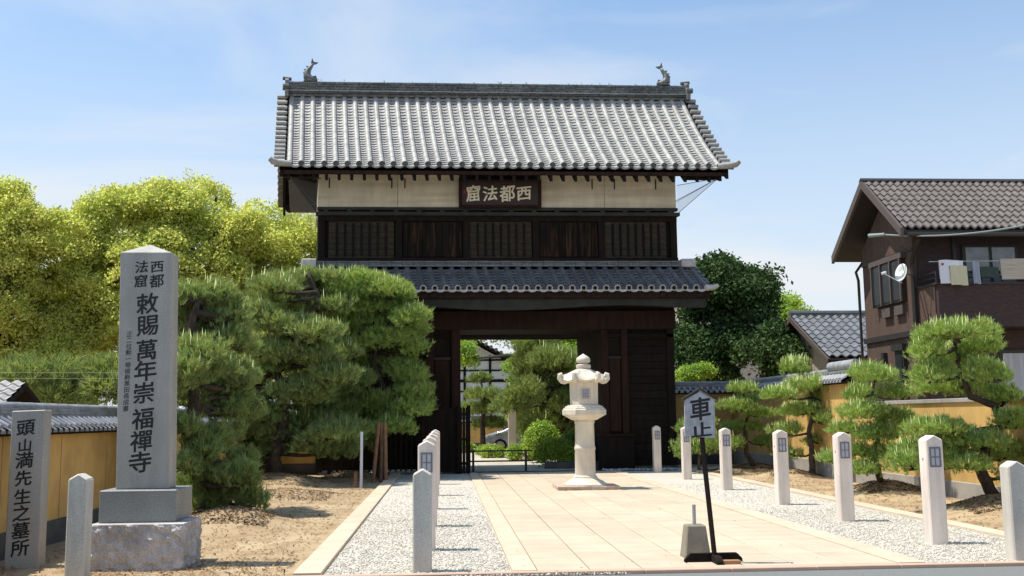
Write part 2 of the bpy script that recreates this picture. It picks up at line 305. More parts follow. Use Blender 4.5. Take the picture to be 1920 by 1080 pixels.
def pine(name, label, pads, trunk, dens=120, ts=.13, m=None, tr=.14, candles=.05, group=None, cat='pine tree', fill=0):
    base0 = list(pads)
    for q_ in range(fill):
        for (x, y, z, rx, rz) in base0: pads = pads + [(x + rnd.uniform(-.8, .8) * rx, y + rnd.uniform(-.2, 1.3), z + rnd.uniform(-1.2, .8) * rz, rx * .9, rz)]
    base = trunk[0]; t = empty(name, base, label, cat, group); b = np.array(base)
    P = []; Nn = []; S = []; CP = []
    mb = MB(); tp = [Vector(p) - Vector(base) for p in trunk]
    # densify trunk
    q = []
    for i in range(len(tp) - 1):
        for k in range(4): q.append(tp[i].lerp(tp[i + 1], k / 4) + Vector((rnd.gauss(0, tr * .12), rnd.gauss(0, tr * .12), 0)))
    q.append(tp[-1]); q[0] = tp[0] + Vector((0, 0, -.15))
    mb.tube(q, [tr * (1.15 - .85 * i / (len(q) - 1)) for i in range(len(q))], 9)
    for (x, y, z, rx, rz) in pads:
        c = np.array([x, y, z]); ry = rx * .9
        # each pad is a few small clouds
        sub = [(c + np.array([rng.uniform(-.5, .5) * rx, rng.uniform(-.5, .5) * ry, rng.uniform(-.3, .3) * rz]), rng.uniform(.5, .8)) for _ in range(6)]
        for sc0, k in sub:
            R = np.array([rx * k, ry * k, rz * k * .8]); n = int(dens * R[0] * R[1] * 6)
            d = sphere_dirs(n, -.45); n = len(d)
            P.append(sc0 + d * R * rng.uniform(.7, 1.08, (n, 1)) + rng.normal(size=(n, 3)) * ts * .35); Nn.append(d * np.array([1, 1, .6]) + np.array([0, 0, 1.25])); S.append(rng.uniform(.5, 1.25, n) * ts)
            n = int(n * candles)
            if n: d = sphere_dirs(n, .35); CP.append(sc0 + d * R * 1.02)
        # branch to pad
        a = min(q[2:], key=lambda v: (v - Vector(c - b)).length + abs(v.z - (c - b)[2]) * 1.5)
        e = Vector(c - b) + Vector((0, 0, -rz * .35)); mid = a.lerp(e, .5) + Vector((rnd.gauss(0, .08), rnd.gauss(0, .08), -.04))
        mb.tube([a, mid, e], [tr * .42, tr * .3, tr * .12], 6)
        for s0, k in sub: mb.tube([mid.lerp(e, .5), Vector(s0 - b) + Vector((0, 0, -rz * .2))], [tr * .14, tr * .06], 4)
    mb.build('trunk', M_bark, t, smooth=True)
    P = np.concatenate(P); Nn = np.concatenate(Nn); S = np.concatenate(S)
    V, Fc = scatter(NT, P, Nn, S, rng); link('needle_crown', fast('needle_crown', V - b, Fc), m or M_need, t)
    if CP:
        CP = np.concatenate(CP); cv = np.array([(-.5, -.3, 0), (.5, -.3, 0), (0, .5, 0), (0, 0, 1)]) * np.array([.13, .13, 1]); cf = np.array([(0, 1, 3), (1, 2, 3), (2, 0, 3)])
        V, Fc = scatter([(cv, cf)], CP, np.tile([0, 0, 1.], (len(CP), 1)) + rng.normal(size=(len(CP), 3)) * .12, rng.uniform(.7, 1.6, len(CP)) * ts * 1.25, rng)
        tag(link('new_shoots', fast('new_shoots', V - b, Fc), M_candle, t), kind='stuff')
    return t

# glyphs
_g = {}
def glyph(ch, wt=.0):
    if (ch, wt) in _g: return _g[(ch, wt)]
    c = bpy.data.curves.new('glyph', 'FONT'); c.body = ch; c.offset = wt; c.extrude = .0; c.resolution_u = 2
    o = bpy.data.objects.new('glyph', c); col.objects.link(o); dg = bpy.context.evaluated_depsgraph_get(); e = o.evaluated_get(dg); me = e.to_mesh()
    V = np.array([v.co[:] for v in me.vertices]); Fc = [tuple(p.vertices) for p in me.polygons]; e.to_mesh_clear(); bpy.data.objects.remove(o); bpy.data.curves.remove(c)
    lo = V.min(0); hi = V.max(0); V = V - (lo + hi) / 2; V[:, :2] /= .95
    _g[(ch, wt)] = (V, Fc); return V, Fc
def letters(chars, m, parent, name='inscription', slant=.10, wt=.02, y=0):
    """chars: (ch, x, z, w, h) in the parent's space, on a plane facing -Y; weight by overlaid copies"""
    mb = MB()
    for ch, x, z, w_, h_ in chars:
        V, Fc = glyph(ch)
        Z = V[:, 1] + slant * V[:, 0]; X = V[:, 0] * (1 + .05 * V[:, 1])
        for i, (dx, dz) in enumerate(((0, 0), (wt, wt * .3), (-wt, -wt * .3), (wt * .4, -wt * .8), (-wt * .4, wt * .8), (wt * .8, -wt * .5))):
            sc_ = 1 - .0 * i
            mb.add([(x + (a + dx) * w_, y - i * .00025, z + (b + dz) * h_) for a, b in zip(X, Z)], Fc)
    me = bpy.data.meshes.new(name); me.from_pydata(mb.V, [], mb.F); me.update(); me.materials.append(m)
    return link(name, me, None, parent)

# ================================================================== SETTING
# ground: one sheet reaching the horizon, raised into soft mounds round the pines
def mounds(x, y):
    z = np.full_like(x, -.03)
    for (cx, cy, r, h) in [(-3.3, 16.4, 1.1, .28), (-4.3, 17.7, 1.2, .24), (-3.3, 21.5, 1.5, .22), (-4.3, 26.3, 1.8, .32), (-2.4, 28.4, 1.2, .22),
                          (8.9, 20.3, 1.1, .30), (9.1, 16.2, 1.2, .32), (8.9, 26.2, 1.1, .24), (9.0, 29.4, 1.1, .24), (8.0, 28.6, .7, .12), (8.3, 13.5, .9, .12)]:
        z += h * np.exp(-((x - cx) ** 2 + (y - cy) ** 2) / (r * r * .5))
    z += .008 * np.sin(x * 3.1 + y * 1.7) * np.cos(y * 2.3 - x)
    m = np.clip((np.minimum(np.abs(x + 1.72), 9) * (x < -1.72) * 3) + (np.abs(x - 7.42) * (x > 7.42) * 3), 0, 1)
    far = (y > 31) | (y < 10.9)
    return np.where(far, -.03, -.03 + (z + .03) * m)
gx = np.concatenate([-np.geomspace(900, 13, 14), np.arange(-12, 14, .13), np.geomspace(15, 900, 14)])
gy = np.concatenate([-np.geomspace(60, 3, 6), np.arange(0, 10, 1.), np.arange(10, 32, .13), np.geomspace(33, 1400, 22)])
X, Y = np.meshgrid(gx, gy); Z = mounds(X, Y); n1, n2 = X.shape
idx = np.arange(n1 * n2).reshape(n1, n2)
Fq = np.stack([idx[:-1, :-1], idx[:-1, 1:], idx[1:, 1:], idx[1:, :-1]], -1).reshape(-1, 4)
g = link('ground', fast('ground', np.stack([X, Y, Z], -1), Fq), M_soil); tag(g, kind='structure'); g.data.polygons.foreach_set('use_smooth', [True] * len(g.data.polygons))
# litter of brown needles over the mounds
def scatter_flat(name, boxes, n, temps, size, m, zoff=.01, tilt=.3, mound=True):
    P = []
    for (x0, x1, y0, y1, k) in boxes:
        q = int(n * k); P.append(np.stack([rng.uniform(x0, x1, q), y0 + (y1 - y0) * rng.uniform(0, 1, q) ** 1.25, np.zeros(q)], 1))
    P = np.concatenate(P); P[:, 2] = (mounds(P[:, 0], P[:, 1]) if mound else 0) + zoff
    Nn = np.tile([0, 0, 1.], (len(P), 1)) + rng.normal(size=P.shape) * tilt
    V, Fc = scatter(temps, P, Nn, rng.uniform(.6, 1.4, len(P)) * size, rng)
    return tag(link(name, fast(name, V, Fc), m), kind='stuff')
lf = (np.array([(-.5, -.12, 0), (.5, -.08, .05), (.45, .1, 0), (-.4, .14, .08)]), np.array([(0, 1, 2, 3)]))
M_litter = mat('dry_litter', (.17, .085, .035), (.28, .16, .07), 3, .9, isl=.5)
tag(scatter_flat('fallen_leaves', [(-5.1, -1.7, 11, 30, 1), (7.5, 9.7, 13, 31, .45), (-3.9, -1.7, 10.9, 12.5, .12)], 5200, [lf], .05, M_litter), 'dry brown pine litter and leaves on the sandy soil', 'leaf litter')

tag(scatter_flat('pine_litter', [(cx - r, cx + r, cy - r, cy + r, 1) for cx, cy, r in ((-3.4, 16.4, .75), (-4.3, 17.7, 1.0), (-3.4, 21.5, 1.1), (-4.3, 26.2, 1.3), (-2.5, 28.3, .8), (8.9, 20.3, .7), (9.0, 16.3, .75), (9.0, 26.3, .7), (9.0, 29.4, .7))], 1500, [lf], .055, mat('old_pine_litter', (.12, .07, .035), (.20, .125, .06), 3, .9, isl=.5)), 'darker litter heaped round the pine trunks', 'leaf litter')
tag(scatter_flat('stray_leaves', [(-1.2, 7.1, 10.8, 26, 1)], 170, [lf], .03, M_litter, .035, .2, False), 'a few stray dry leaves on the path and gravel', 'leaf litter')

def add_sheet(name, x0, x1, y0, y1, z, m, zb=None):
    o = box(x0, x1, y0, y1, zb if zb is not None else z - .05, z).build(name, m); return tag(o, kind='structure')
# road
o = MB().add([(-400, -60, -.012), (400, -60, -.012), (400, 10.62, -.012), (-400, 10.62, -.012)], [(0, 1, 2, 3)]).build('road', M_asph); tag(o, kind='structure')
# paving with slabs
pav = add_sheet('paving', .70, 5.13, 10.74, 29.9, .004, M_joint, -.06)
def pieces(parent, name, rects, m, z0=-.02, z1=.022, bev=.006, var=.0015):
    cache = {}
    for (x0, x1, y0, y1) in rects:
        k = (round(x1 - x0, 3), round(y1 - y0, 3))
        if k not in cache: cache[k] = box(-k[0] / 2, k[0] / 2, -k[1] / 2, k[1] / 2, z0, z1).mesh(name, m, bevel=bev)
        part(name, cache[k], parent, ((x0 + x1) / 2, (y0 + y1) / 2, rnd.uniform(-var, var)))
rc = []
xs = [.965 + .55 * i for i in range(8)]
for i in range(7):
    y = 10.78; off = (i % 2) * .45
    first = True
    while y < 29.85:
        ln = .9 if not (first and off) else .45
        y1 = min(y + ln, 29.88); rc.append((xs[i] + .007, xs[i + 1] - .007, y + .0012, y1 - .0012)); y = y1; first = False
pieces(pav, 'paving_slab', rc, M_slab)
rc = []
for x0, x1 in ((.705, .958), (4.822, 5.125)):
    y = 10.78
    while y < 29.85: y1 = min(y + 1.2, 29.88); rc.append((x0, x1, y + .003, y1 - .003)); y = y1
pieces(pav, 'edging_stone', rc, M_kerb, z1=.03)
# long kerbs
kerb_l = add_sheet('kerb', -1.56, -1.26, 10.74, 29.9, .0, M_joint, -.08)
kerb_r = add_sheet('kerb', 7.14, 7.40, 10.74, 30.2, .0, M_joint, -.08)
for k, x0, x1 in ((kerb_l, -1.555, -1.265), (kerb_r, 7.145, 7.395)):
    y = 10.78; rc = []
    while y < 29.85: y1 = min(y + 1.0, 29.88); rc.append((x0, x1, y + .004, y1 - .004)); y = y1
    pieces(k, 'kerb_stone', rc, M_kerb, z1=.045)
kerb_f = add_sheet('kerb', -1.56, 7.4, 10.625, 10.735, -.008, M_joint, -.1)
x = -1.555; rc = []
while x < 7.35: rc.append((x, min(x + .9, 7.395), 10.63, 10.73)); x += .905
pieces(kerb_f, 'kerb_stone', rc, mat('pink_kerb', (.56, .37, .27), (.5, .34, .25), 5, .8), z0=-.06, z1=.028, bev=.008)
# gravel beds and pebbles
gb1 = add_sheet('gravel_bed', -1.262, .70, 10.737, 29.9, .006, M_gravel, -.06)
gb2 = add_sheet('gravel_bed', 5.13, 7.142, 10.737, 29.9, .006, M_gravel, -.06)
tag(scatter_flat('gravel', [(-1.25, .69, 10.76, 17,      .42), (5.14, 7.13, 10.76, 17, .42), (-1.25, .69, 17, 24, .1), (5.14, 7.13, 17, 24, .1), (.0, 1.9, 10.50, 10.62, .012)], 16000, PEB, .0115, M_peb, .012, .5, False), 'pale gravel beds either side of the paved path', 'gravel')
# dark stone strip and threshold in front of the gate
dr = add_sheet('drain_strip', -3.0, 9.0, 29.93, 30.45, .0, M_base, -.06)
tag(scatter_flat('dark_pebbles', [(4.7, 8.9, 29.95, 30.5, .6), (-2.9, .2, 29.95, 30.45, .4)], 1500, PEB, .05, M_cob, .03, .6, False), 'loose blue grey stones along the gate foot', 'pebbles')
th = add_sheet('threshold', .2, 4.9, 30.0, 30.4, .03, M_base, -.05)
# garden path beyond the gate
gp = add_sheet('garden_path', .3, 4.6, 30.46, 37.5, -.002, M_joint, -.06)
gp2 = add_sheet('garden_path', .3, 2.6, 37.5, 62, -.004, M_joint, -.06)
rc = []
y = 30.5
while y < 37.4:
    for i in range(5): rc.append((.32 + i * .85, .32 + (i + 1) * .85 - .012, y, y + .96))
    y += .98
pieces(gp, 'paving_slab', rc, M_path, z1=.018, var=.002)
rc = []
while y < 60:
    for i in range(2): rc.append((.35 + i * 1.12, .35 + (i + 1) * 1.12 - .014, y, y + 1.46))
    y += 1.48
pieces(gp2, 'paving_slab', rc, M_path, z1=.016, var=.002)

# ================================================================== CASTLE GATE
GX, GY = 1.7, 30.65; SH = .14
gate = empty('castle_gate', (GX, GY, 0), 'large black timber gatehouse with white upper wall and grey tiled roof', 'gatehouse')
def gpart(mb, name, m, parent=None, **k): return mb.build(name, m, parent or gate, **k)
# --- roof profile helpers
def prof(t, y0, y1, z0, z1, c): return (y0 + (y1 - y0) * t, z0 + (z1 - z0) * ((1 + c) * t - c * t * t))
def roll_mesh(y0, y1, z0, z1, c, r, nseg, m, name):
    mb = MB(); P = [prof(i / nseg, y0, y1, z0, z1, c) for i in range(nseg + 1)]
    for i in range(nseg):                      # each cover tile a little proud of the one above it
        (ya, za), (yb, zb) = P[i], P[i + 1]; V = []
        for (yy, zz, rr) in ((ya, za, r * .96), (yb, zb, r * 1.04)):
            for k in range(7): a = pi * k / 6; V.append((cos(a) * rr, yy, zz + sin(a) * rr * 1.15))
        mb.add(V, [(k, k + 1, k + 8, k + 7) for k in range(6)])
        mb.add([V[7 + k] for k in range(7)], [tuple(range(7))])
    return mb.mesh(name, m, smooth='auto')
def pan_mesh(y0, y1, z0, z1, c, w_, rows, m, name, sag=.035, lip=.028):
    mb = MB()
    for i in range(rows):
        (ya, za), (yb, zb) = prof(i / rows, y0, y1, z0, z1, c), prof((i + 1) / rows, y0, y1, z0, z1, c)
        V = []
        for (yy, zz) in ((ya, za - .004), (yb, zb + lip), (yb, zb - .012)):
            for k in range(5): u = k / 4 * 2 - 1; V.append((u * w_ / 2, yy, zz - sag * (1 - u * u)))
        mb.add(V, [(k, k + 1, k + 6, k + 5) for k in range(4)] + [(5 + k, 6 + k, 11 + k, 10 + k) for k in range(4)])
    return mb.mesh(name, m)
def cap_mesh(r, m, name, th=.03):
    mb = MB(); n = 14; V = []
    for (rr, y) in ((r, .0), (r, -th), (r * .8, -th), (r * .72, -th + .012), (r * .3, -th + .012), (r * .25, -th)):
        for k in range(n): a = 2 * pi * k / n; V.append((rr * cos(a), y, rr * sin(a)))
    Fc = []
    for i in range(5):
        for k in range(n): Fc.append((i * n + k, i * n + (k + 1) % n, (i + 1) * n + (k + 1) % n, (i + 1) * n + k))
    Fc += [tuple(range(n)), tuple(5 * n + k for k in range(n))]
    return mb.add(V, Fc).mesh(name, m)
def lip_mesh(w_, m, name):       # curved front lip of an eave pan tile
    mb = MB(); V = []
    for (dz, y) in ((.02, 0), (.0, -.03), (-.05, -.03), (-.06, 0)):
        for k in range(7): u = k / 6 * 2 - 1; V.append((u * w_ / 2, y, dz - .035 * (1 - u * u)))
    return mb.add(V, [(r * 7 + k, r * 7 + k + 1, r * 7 + k + 8, r * 7 + k + 7) for r in range(3) for k in range(6)]).mesh(name, m)
# upper roof body (thick curved deck, both slopes)
RY, EY, RZ, EZ, CV = 1.6, -1.30, 12.05, 9.02, .25
nS = 12; top = []
for i in range(nS + 1): top.append(prof(1 - i / nS, RY, EY, RZ, EZ, CV))
top2 = [(2 * RY - y, z) for y, z in reversed(top[:-1])]
poly = top + top2; under = [(y, z - .16) for y, z in reversed(poly)]
roof = gpart(MB().prism([(y, z - .03) for y, z in poly] + under, -6.66, 6.66, 'x'), 'upper_roof', M_wood)
# gable walls and boards
for sx in (-1, 1):
    tri = [(y, z - .2) for y, z in poly if 0 <= y <= 3.2]
    gpart(MB().prism([(0, 8.9)] + tri + [(3.2, 8.9)], sx * 5.45, sx * 5.53, 'x'), 'gable_wall', M_wood)
    bb = [(y, z - .02) for y, z in poly] + [(y, z - .36) for y, z in reversed(poly)]
    gpart(MB().prism(bb, sx * 6.58, sx * 6.66 + sx * .01, 'x'), 'bargeboard', M_wood)
    for (yy, zz) in ((RY, RZ - .45), (.3, 10.2), (2.9, 10.2), (-.9, 8.95), (4.1, 8.95)):
        gpart(box(min(sx * 5.53, sx * 6.56), max(sx * 5.53, sx * 6.56), yy - .1, yy + .1, zz - .22, zz), 'purlin_end', M_wood)
pitch = 12.8 / 38
rm = roll_mesh(RY, EY, RZ + .0, EZ + .02, CV, .078, 10, M_tile, 'cover_tile_row')
pm = pan_mesh(RY, EY, RZ, EZ, CV, pitch, 27, M_tile, 'pan_tile_row')
cm = cap_mesh(.088, M_ctile, 'eave_cap'); lm = lip_mesh(pitch - .1, M_tile, 'eave_lip')
for i in range(39):
    x = -6.40 + pitch * i
    part('cover_tile_row', rm, roof, (x, 0, rnd.uniform(-.006, .006))); part('eave_cap', cm, roof, (x, EY - .005, EZ + .035))
    if i < 38: part('pan_tile_row', pm, roof, (x + pitch / 2, 0, 0)); part('eave_lip', lm, roof, (x + pitch / 2, EY - .01, EZ - .0))
# rear slope
rb = pan_mesh(RY, 2 * RY - EY, RZ, EZ, CV, pitch, 14, M_tile, 'rear_tiles'); mb = MB()
rr_ = roll_mesh(RY, 2 * RY - EY, RZ, EZ, CV, .078, 8, M_tile, 'rear_rolls')
for me, off in ((rb, .5), (rr_, 0)):
    Vv = [v.co[:] for v in me.vertices]; Ff = [tuple(p.vertices) for p in me.polygons]
    for i in range(38): mb.add([(v[0] - 6.40 + pitch * (i + off), v[1], v[2]) for v in Vv], Ff)
o = mb.build('rear_slope_tiles', M_tile, roof); tag(o, kind='stuff')
# verge rolls along both gable edges, front slope and rear
vm = MB().tube([(-.02, 0, 0), (.30, 0, -.0)], [.066, .07], 10).mesh('verge_tile', M_tile, smooth='auto')
vml = MB().tube([(.02, 0, 0), (-.30, 0, -.0)], [.066, .07], 10).mesh('verge_tile', M_tile, smooth='auto')
for sx, me in ((-1, vml), (1, vm)):
    for k in range(15):
        t = (k + .4) / 15.2; yy, zz = prof(t, RY, EY, RZ, EZ, CV)
        part('verge_tile', me, roof, (sx * 6.56, yy, zz + .02)); part('verge_tile', me, roof, (sx * 6.56, 2 * RY - yy, zz + .02))
    gpart(MB().prism([(y, z + .0) for y, z in poly] + [(y, z - .07) for y, z in reversed(poly)], sx * 6.60, sx * 6.84, 'x'), 'verge_board', M_ctile)
    cc = MB().tube([(sx * 6.35, EY + .02, EZ + .03), (sx * 6.7, EY - .04, EZ + .04), (sx * 6.88, EY - .08, EZ + .08), (sx * 6.97, EY - .1, EZ + .16)], [.09, .10, .10, .075], 12)
    gpart(cc, 'corner_tile', M_tile, roof, smooth='auto')
# ridge: stacked courses of narrow tiles
z = RZ + .02; rid = gpart(box(-6.5, 6.5, RY - .13, RY + .13, RZ - .05, RZ + .41), 'ridge', M_ridge, roof)
courses = [(.21, .06, M_ctile), (.25, .035, M_tile), (.20, .045, M_ridge), (.215, .04, M_ridge), (.195, .045, M_ridge), (.21, .04, M_ridge), (.19, .045, M_ridge), (.205, .04, M_ridge), (.185, .04, M_ridge)]
for hw, hh, m in courses:
    mb = MB(); x = -6.52
    while x < 6.5:
        l_ = rnd.uniform(.28, .36); d = rnd.uniform(-.008, .008); zz = rnd.uniform(-.006, .006)
        mb.box(x, min(x + l_ - .012, 6.53), RY - hw + d, RY + hw - d, z + .006 + zz, z + hh + zz); x += l_
    o = mb.build('ridge_course', m, roof); tag(o, kind='stuff'); z += hh
mb = MB().tube([(-6.5, RY, z + .0), (6.5, RY, z + .0)], .07, 10); gpart(mb, 'ridge_cap', M_ridge, roof, smooth='auto'); RT = z + .06
# small weeds rooted on the ridge
wv = []; 
P = np.stack([rng.uniform(-6.3, 6.3, 130), RY + rng.normal(size=130) * .08, np.full(130, RT - .02)], 1)
V, Fc = scatter([needle_temp(9, .1, .6) for _ in range(3)], P, np.tile([0, 0, 1.], (130, 1)), rng.uniform(.02, .085, 130), rng); o = link('ridge_weeds', fast('ridge_weeds', V, Fc), M_leafm, roof); tag(o, kind='stuff')
for sx in (-1, 1):
    pl = [(RY - .30, RZ - .1), (RY - .34, RZ + .12), (RY - .22, RZ + .34), (RY - .22, RZ + .46), (RY - .10, RZ + .54), (RY, RZ + .58), (RY + .10, RZ + .54), (RY + .22, RZ + .46), (RY + .22, RZ + .34), (RY + .34, RZ + .12), (RY + .30, RZ - .1)]
    o = gpart(MB().prism(pl, sx * 6.5, sx * 6.62, 'x'), 'ridge_end_tile', M_ridge, roof, bevel=.01)
    mb = MB().tube([(sx * 6.42, RY, RZ + .55), (sx * 6.70, RY, RZ + .58)], .06, 10).tube([(sx * 6.5, RY, RZ + .27), (sx * 6.70, RY, RZ + .27)], .10, 10)
    mb.tube([(sx * 6.5, RY - .3, RZ + .2), (sx * 6.68, RY - .32, RZ + .2)], .09, 8); mb.build('ridge_end_boss', M_ctile, o, smooth='auto')
# fish shaped ridge ornaments: each a thing standing on the ridge
def fish(sx, x, label):
    t = empty('roof_fish', (GX + x - SH * RY, GY + RY, RT - .02), label, 'ornament', 'fish shaped ornaments on the ridge ends')
    pts = [(-.24, .10), (-.12, .10), (.0, .12), (.09, .22), (.11, .36), (.06, .50), (-.02, .62), (-.08, .74)]
    rad = [.07, .13, .16, .15, .125, .095, .065, .045]
    mb = MB().tube([(-sx * a * -1, 0, b) for a, b in pts], rad, 10); mb.build('body', M_ridge, t, smooth=True)
    S = sx
    def fin(poly, nm, th=.012): MB().prism([(S * a, b) for a, b in poly], -th, th).build(nm, M_ridge, t)
    fin([(-.07, .70), (-.02, .78), (-.06, .98), (-.10, .86), (-.13, .82), (-.27, .80), (-.20, .74)], 'tail_fin', .02)
    for (a, b, l_) in ((.17, .22, .10), (.20, .33, .11), (.17, .45, .11), (.10, .57, .10)): fin([(a - .06, b - .03), (a - .06, b + .07), (a + l_ * .5, b + .09), (a + l_ * .2, b + .02)], 'back_spine')
    fin([(-.02, .05), (.1, .02), (.22, .14), (.1, .16)], 'side_fin', .09); fin([(-.1, .15), (-.22, .22), (-.18, .27), (-.06, .22)], 'horn', .03)
    MB().lathe([(.22, -.02), (.24, .02), (.16, .06)], 10).build('plinth', M_ridge, t)
    for q in t.children: q.location = (0, 0, 0)
    t.scale = (.95, 1.1, .84)
fish(-1, -5.82, 'grey tile fish ornament with raised tail on the left end of the gate ridge')
fish(1, 5.84, 'grey tile fish ornament with raised tail on the right end of the gate ridge')
# eaves timber
gpart(box(-6.55, 6.55, EY - .0, EY + .07, EZ - .27, EZ - .085), 'eave_board', M_redwood)
raft = MB(); pr = [(-1.2, EZ - .40), (-1.2, EZ - .26), (.0, EZ + 1.0), (.0, EZ + .86)]
rmesh = MB().prism([(-1.28, EZ - .46), (-1.26, EZ - .27), (-.0, EZ + .78), (-.0, EZ + .62)], -.045, .045, 'x').mesh('rafter', M_wood)
for i in range(35): part('rafter', rmesh, gate, (-6.42 + i * .368, 0, 0))
gpart(box(-6.5, 6.5, 4.35, 4.42, EZ - .27, EZ - .085), 'eave_board', M_redwood)
# upper storey
for (a, b) in ((-5.53, -3.125), (-3.115, -1.23), (1.28, 3.28), (3.29, 5.53)):
    gpart(box(a, b, 0.004, .1, 8.03, 9.75), 'plaster_panel', M_plaster, bevel=.004)
gpart(box(-1.23, 1.28, .02, .1, 8.03, 9.75), 'plaster_panel', M_greenwood)
for a in (-5.2, -3.3, -2.9, 2.9, 3.6, 4.9): gpart(MB().box(a - .02, a + .02, -.005, .0, 8.62, 8.95), 'ceiling_hook', M_greenwood)
gpart(box(-5.5, 5.5, .1, 3.2, 6.0, 8.7), 'core_wall', M_wood)
gpart(box(-5.53, -5.51, .1, 3.3, 8.03, 9.75), 'side_panel', M_plaster); gpart(box(5.51, 5.53, .1, 3.3, 8.03, 9.75), 'side_panel', M_plaster)
gpart(box(-5.56, 5.56, -.06, .1, 7.93, 8.025), 'string_course', M_greenwood, bevel=.01)
gpart(box(-5.60, 5.60, -.13, .1, 7.76, 7.87), 'string_course', M_greenwood, bevel=.01)
bm_ = box(-.07, .07, -.10, .02, 7.865, 7.935).mesh('bracket_block', M_greenwood)
for i in range(16): part('bracket_block', bm_, gate, (-5.3 + i * .707, 0, 0))
gpart(box(-5.53, 5.53, -.02, .1, 7.60, 7.76), 'head_beam', M_wood); gpart(box(-5.53, 5.53, -.05, .1, 6.30, 6.46), 'sill_beam', M_wood)
for x in (-5.42, -3.08, -1.02, 1.12, 3.16, 5.42): gpart(box(x - .1, x + .1, -.03, .1, 6.46, 7.60), 'wall_post', M_wood)
M_board = mat('dull_brown_board', (.034, .027, .015), (.09, .045, .02), 1.6, .8, .3, 30, stretch=(2, 2, 5), lo=.5, hi=.75)
lb = box(-.028, .028, -.01, .045, 6.52, 7.54).mesh('lattice_bar', M_wood)
for (a, b) in ((-5.2, -3.22), (-.90, 1.0), (3.28, 5.2)):
    f = gpart(MB().box(a, b, .06, .095, 6.46, 7.60), 'lattice_window', M_board)
    n = 8
    for k in range(1, n): part('lattice_bar', lb, f, (a + (b - a) * k / n, 0, 0))
    lr = box(a, b, .02, .05, -.015, .015).mesh('lattice_rail', M_greenwood)
    for k in range(6): part('lattice_rail', lr, f, (0, 0, 6.58 + k * .175))
for (a, b) in ((-2.96, -1.14), (1.24, 3.04)):
    f = gpart(MB().box(a, b, .05, .095, 6.46, 7.60), 'plank_shutter', M_wood)
    n = 9; w_ = (b - a) / n
    for k in range(n):
        part('shutter_plank', box(-w_ / 2 + .006, w_ / 2 - .006, -.005 + rnd.uniform(0, .015), .049, 6.50, 7.56).mesh('shutter_plank', M_wood2), f, (a + w_ * (k + .5), 0, 0))
# skirt roof
SY0, SY1, SZ0, SZ1, SC = -.02, -1.28, 6.16, 5.33, .12
ps = [prof(i / 6, SY0, SY1, SZ0, SZ1, SC) for i in range(7)]
sk = gpart(MB().prism([(y, z - .03) for y, z in ps] + [(y, z - .16) for y, z in reversed(ps)], -5.95, 6.02, 'x'), 'skirt_roof', M_wood)
sp = 11.75 / 35
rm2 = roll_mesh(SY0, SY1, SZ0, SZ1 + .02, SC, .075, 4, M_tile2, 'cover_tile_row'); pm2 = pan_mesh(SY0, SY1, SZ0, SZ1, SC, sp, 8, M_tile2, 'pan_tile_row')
cm2 = cap_mesh(.092, M_wtile_p, 'eave_cap', .045); cc2 = MB().tube([(0, -.028, 0), (0, -.0485, 0)], .058, 12).mesh('cap_crest', M_redwood); lm2 = lip_mesh(sp - .1, M_wtile_p, 'eave_lip')  # skirt caps pale for their sunlit tops, light put into the colour
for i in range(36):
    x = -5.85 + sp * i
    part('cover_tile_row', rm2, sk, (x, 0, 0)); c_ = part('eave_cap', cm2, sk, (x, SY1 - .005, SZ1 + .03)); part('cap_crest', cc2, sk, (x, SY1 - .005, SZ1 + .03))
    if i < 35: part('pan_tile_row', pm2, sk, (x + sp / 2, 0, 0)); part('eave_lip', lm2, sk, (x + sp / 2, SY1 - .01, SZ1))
for zz, hw, m in ((6.17, .16, M_tile2), (6.23, .13, M_ridge), (6.29, .15, M_tile2)):
    mb = MB(); x = -5.95
    while x < 5.95: mb.box(x, min(x + .32, 5.98), -hw - .02, -.051, zz, zz + .05 + rnd.uniform(-.004, .004)); x += .33
    tag(mb.build('flashing_course', m, sk), kind='stuff')
for sx in (-1, 1):
    gpart(box(min(sx * 5.57, sx * 6.0), max(sx * 5.57, sx * 6.0), -.25, .35, 6.14, 6.40), 'hip_end', M_wtile_p, sk, bevel=.02)
    for k in range(6):
        yy, zz = prof((k + .5) / 6.4, SY0, SY1, SZ0, SZ1, SC)
        gpart(MB().tube([(sx * 5.9, yy, zz + .02), (sx * 6.12, yy, zz - .0)], .05, 8), 'verge_tile', M_tile2, sk, smooth='auto')
gpart(MB().tube([(5.85, SY1, SZ1 + .03), (6.1, SY1 - .03, SZ1 + .04), (6.22, SY1 - .05, SZ1 + .1)], [.08, .08, .06], 10), 'corner_tile', M_wtile_p, sk, smooth='auto')
gpart(MB().tube([(-5.85, SY1, SZ1 + .03), (-6.1, SY1 - .03, SZ1 + .04), (-6.22, SY1 - .05, SZ1 + .1)], [.08, .08, .06], 10), 'corner_tile', M_wtile_p, sk, smooth='auto')
gpart(box(-5.95, 6.0, -1.27, -1.2, SZ1 - .26, SZ1 - .07), 'eave_board', M_redwood, sk)
blk = box(-.07, .07, -1.32, -1.2, SZ1 - .24, SZ1 - .14).mesh('rafter_end', M_redwood)
for i in range(11): part('rafter_end', blk, sk, (-5.6 + i * 1.13, 0, 0))
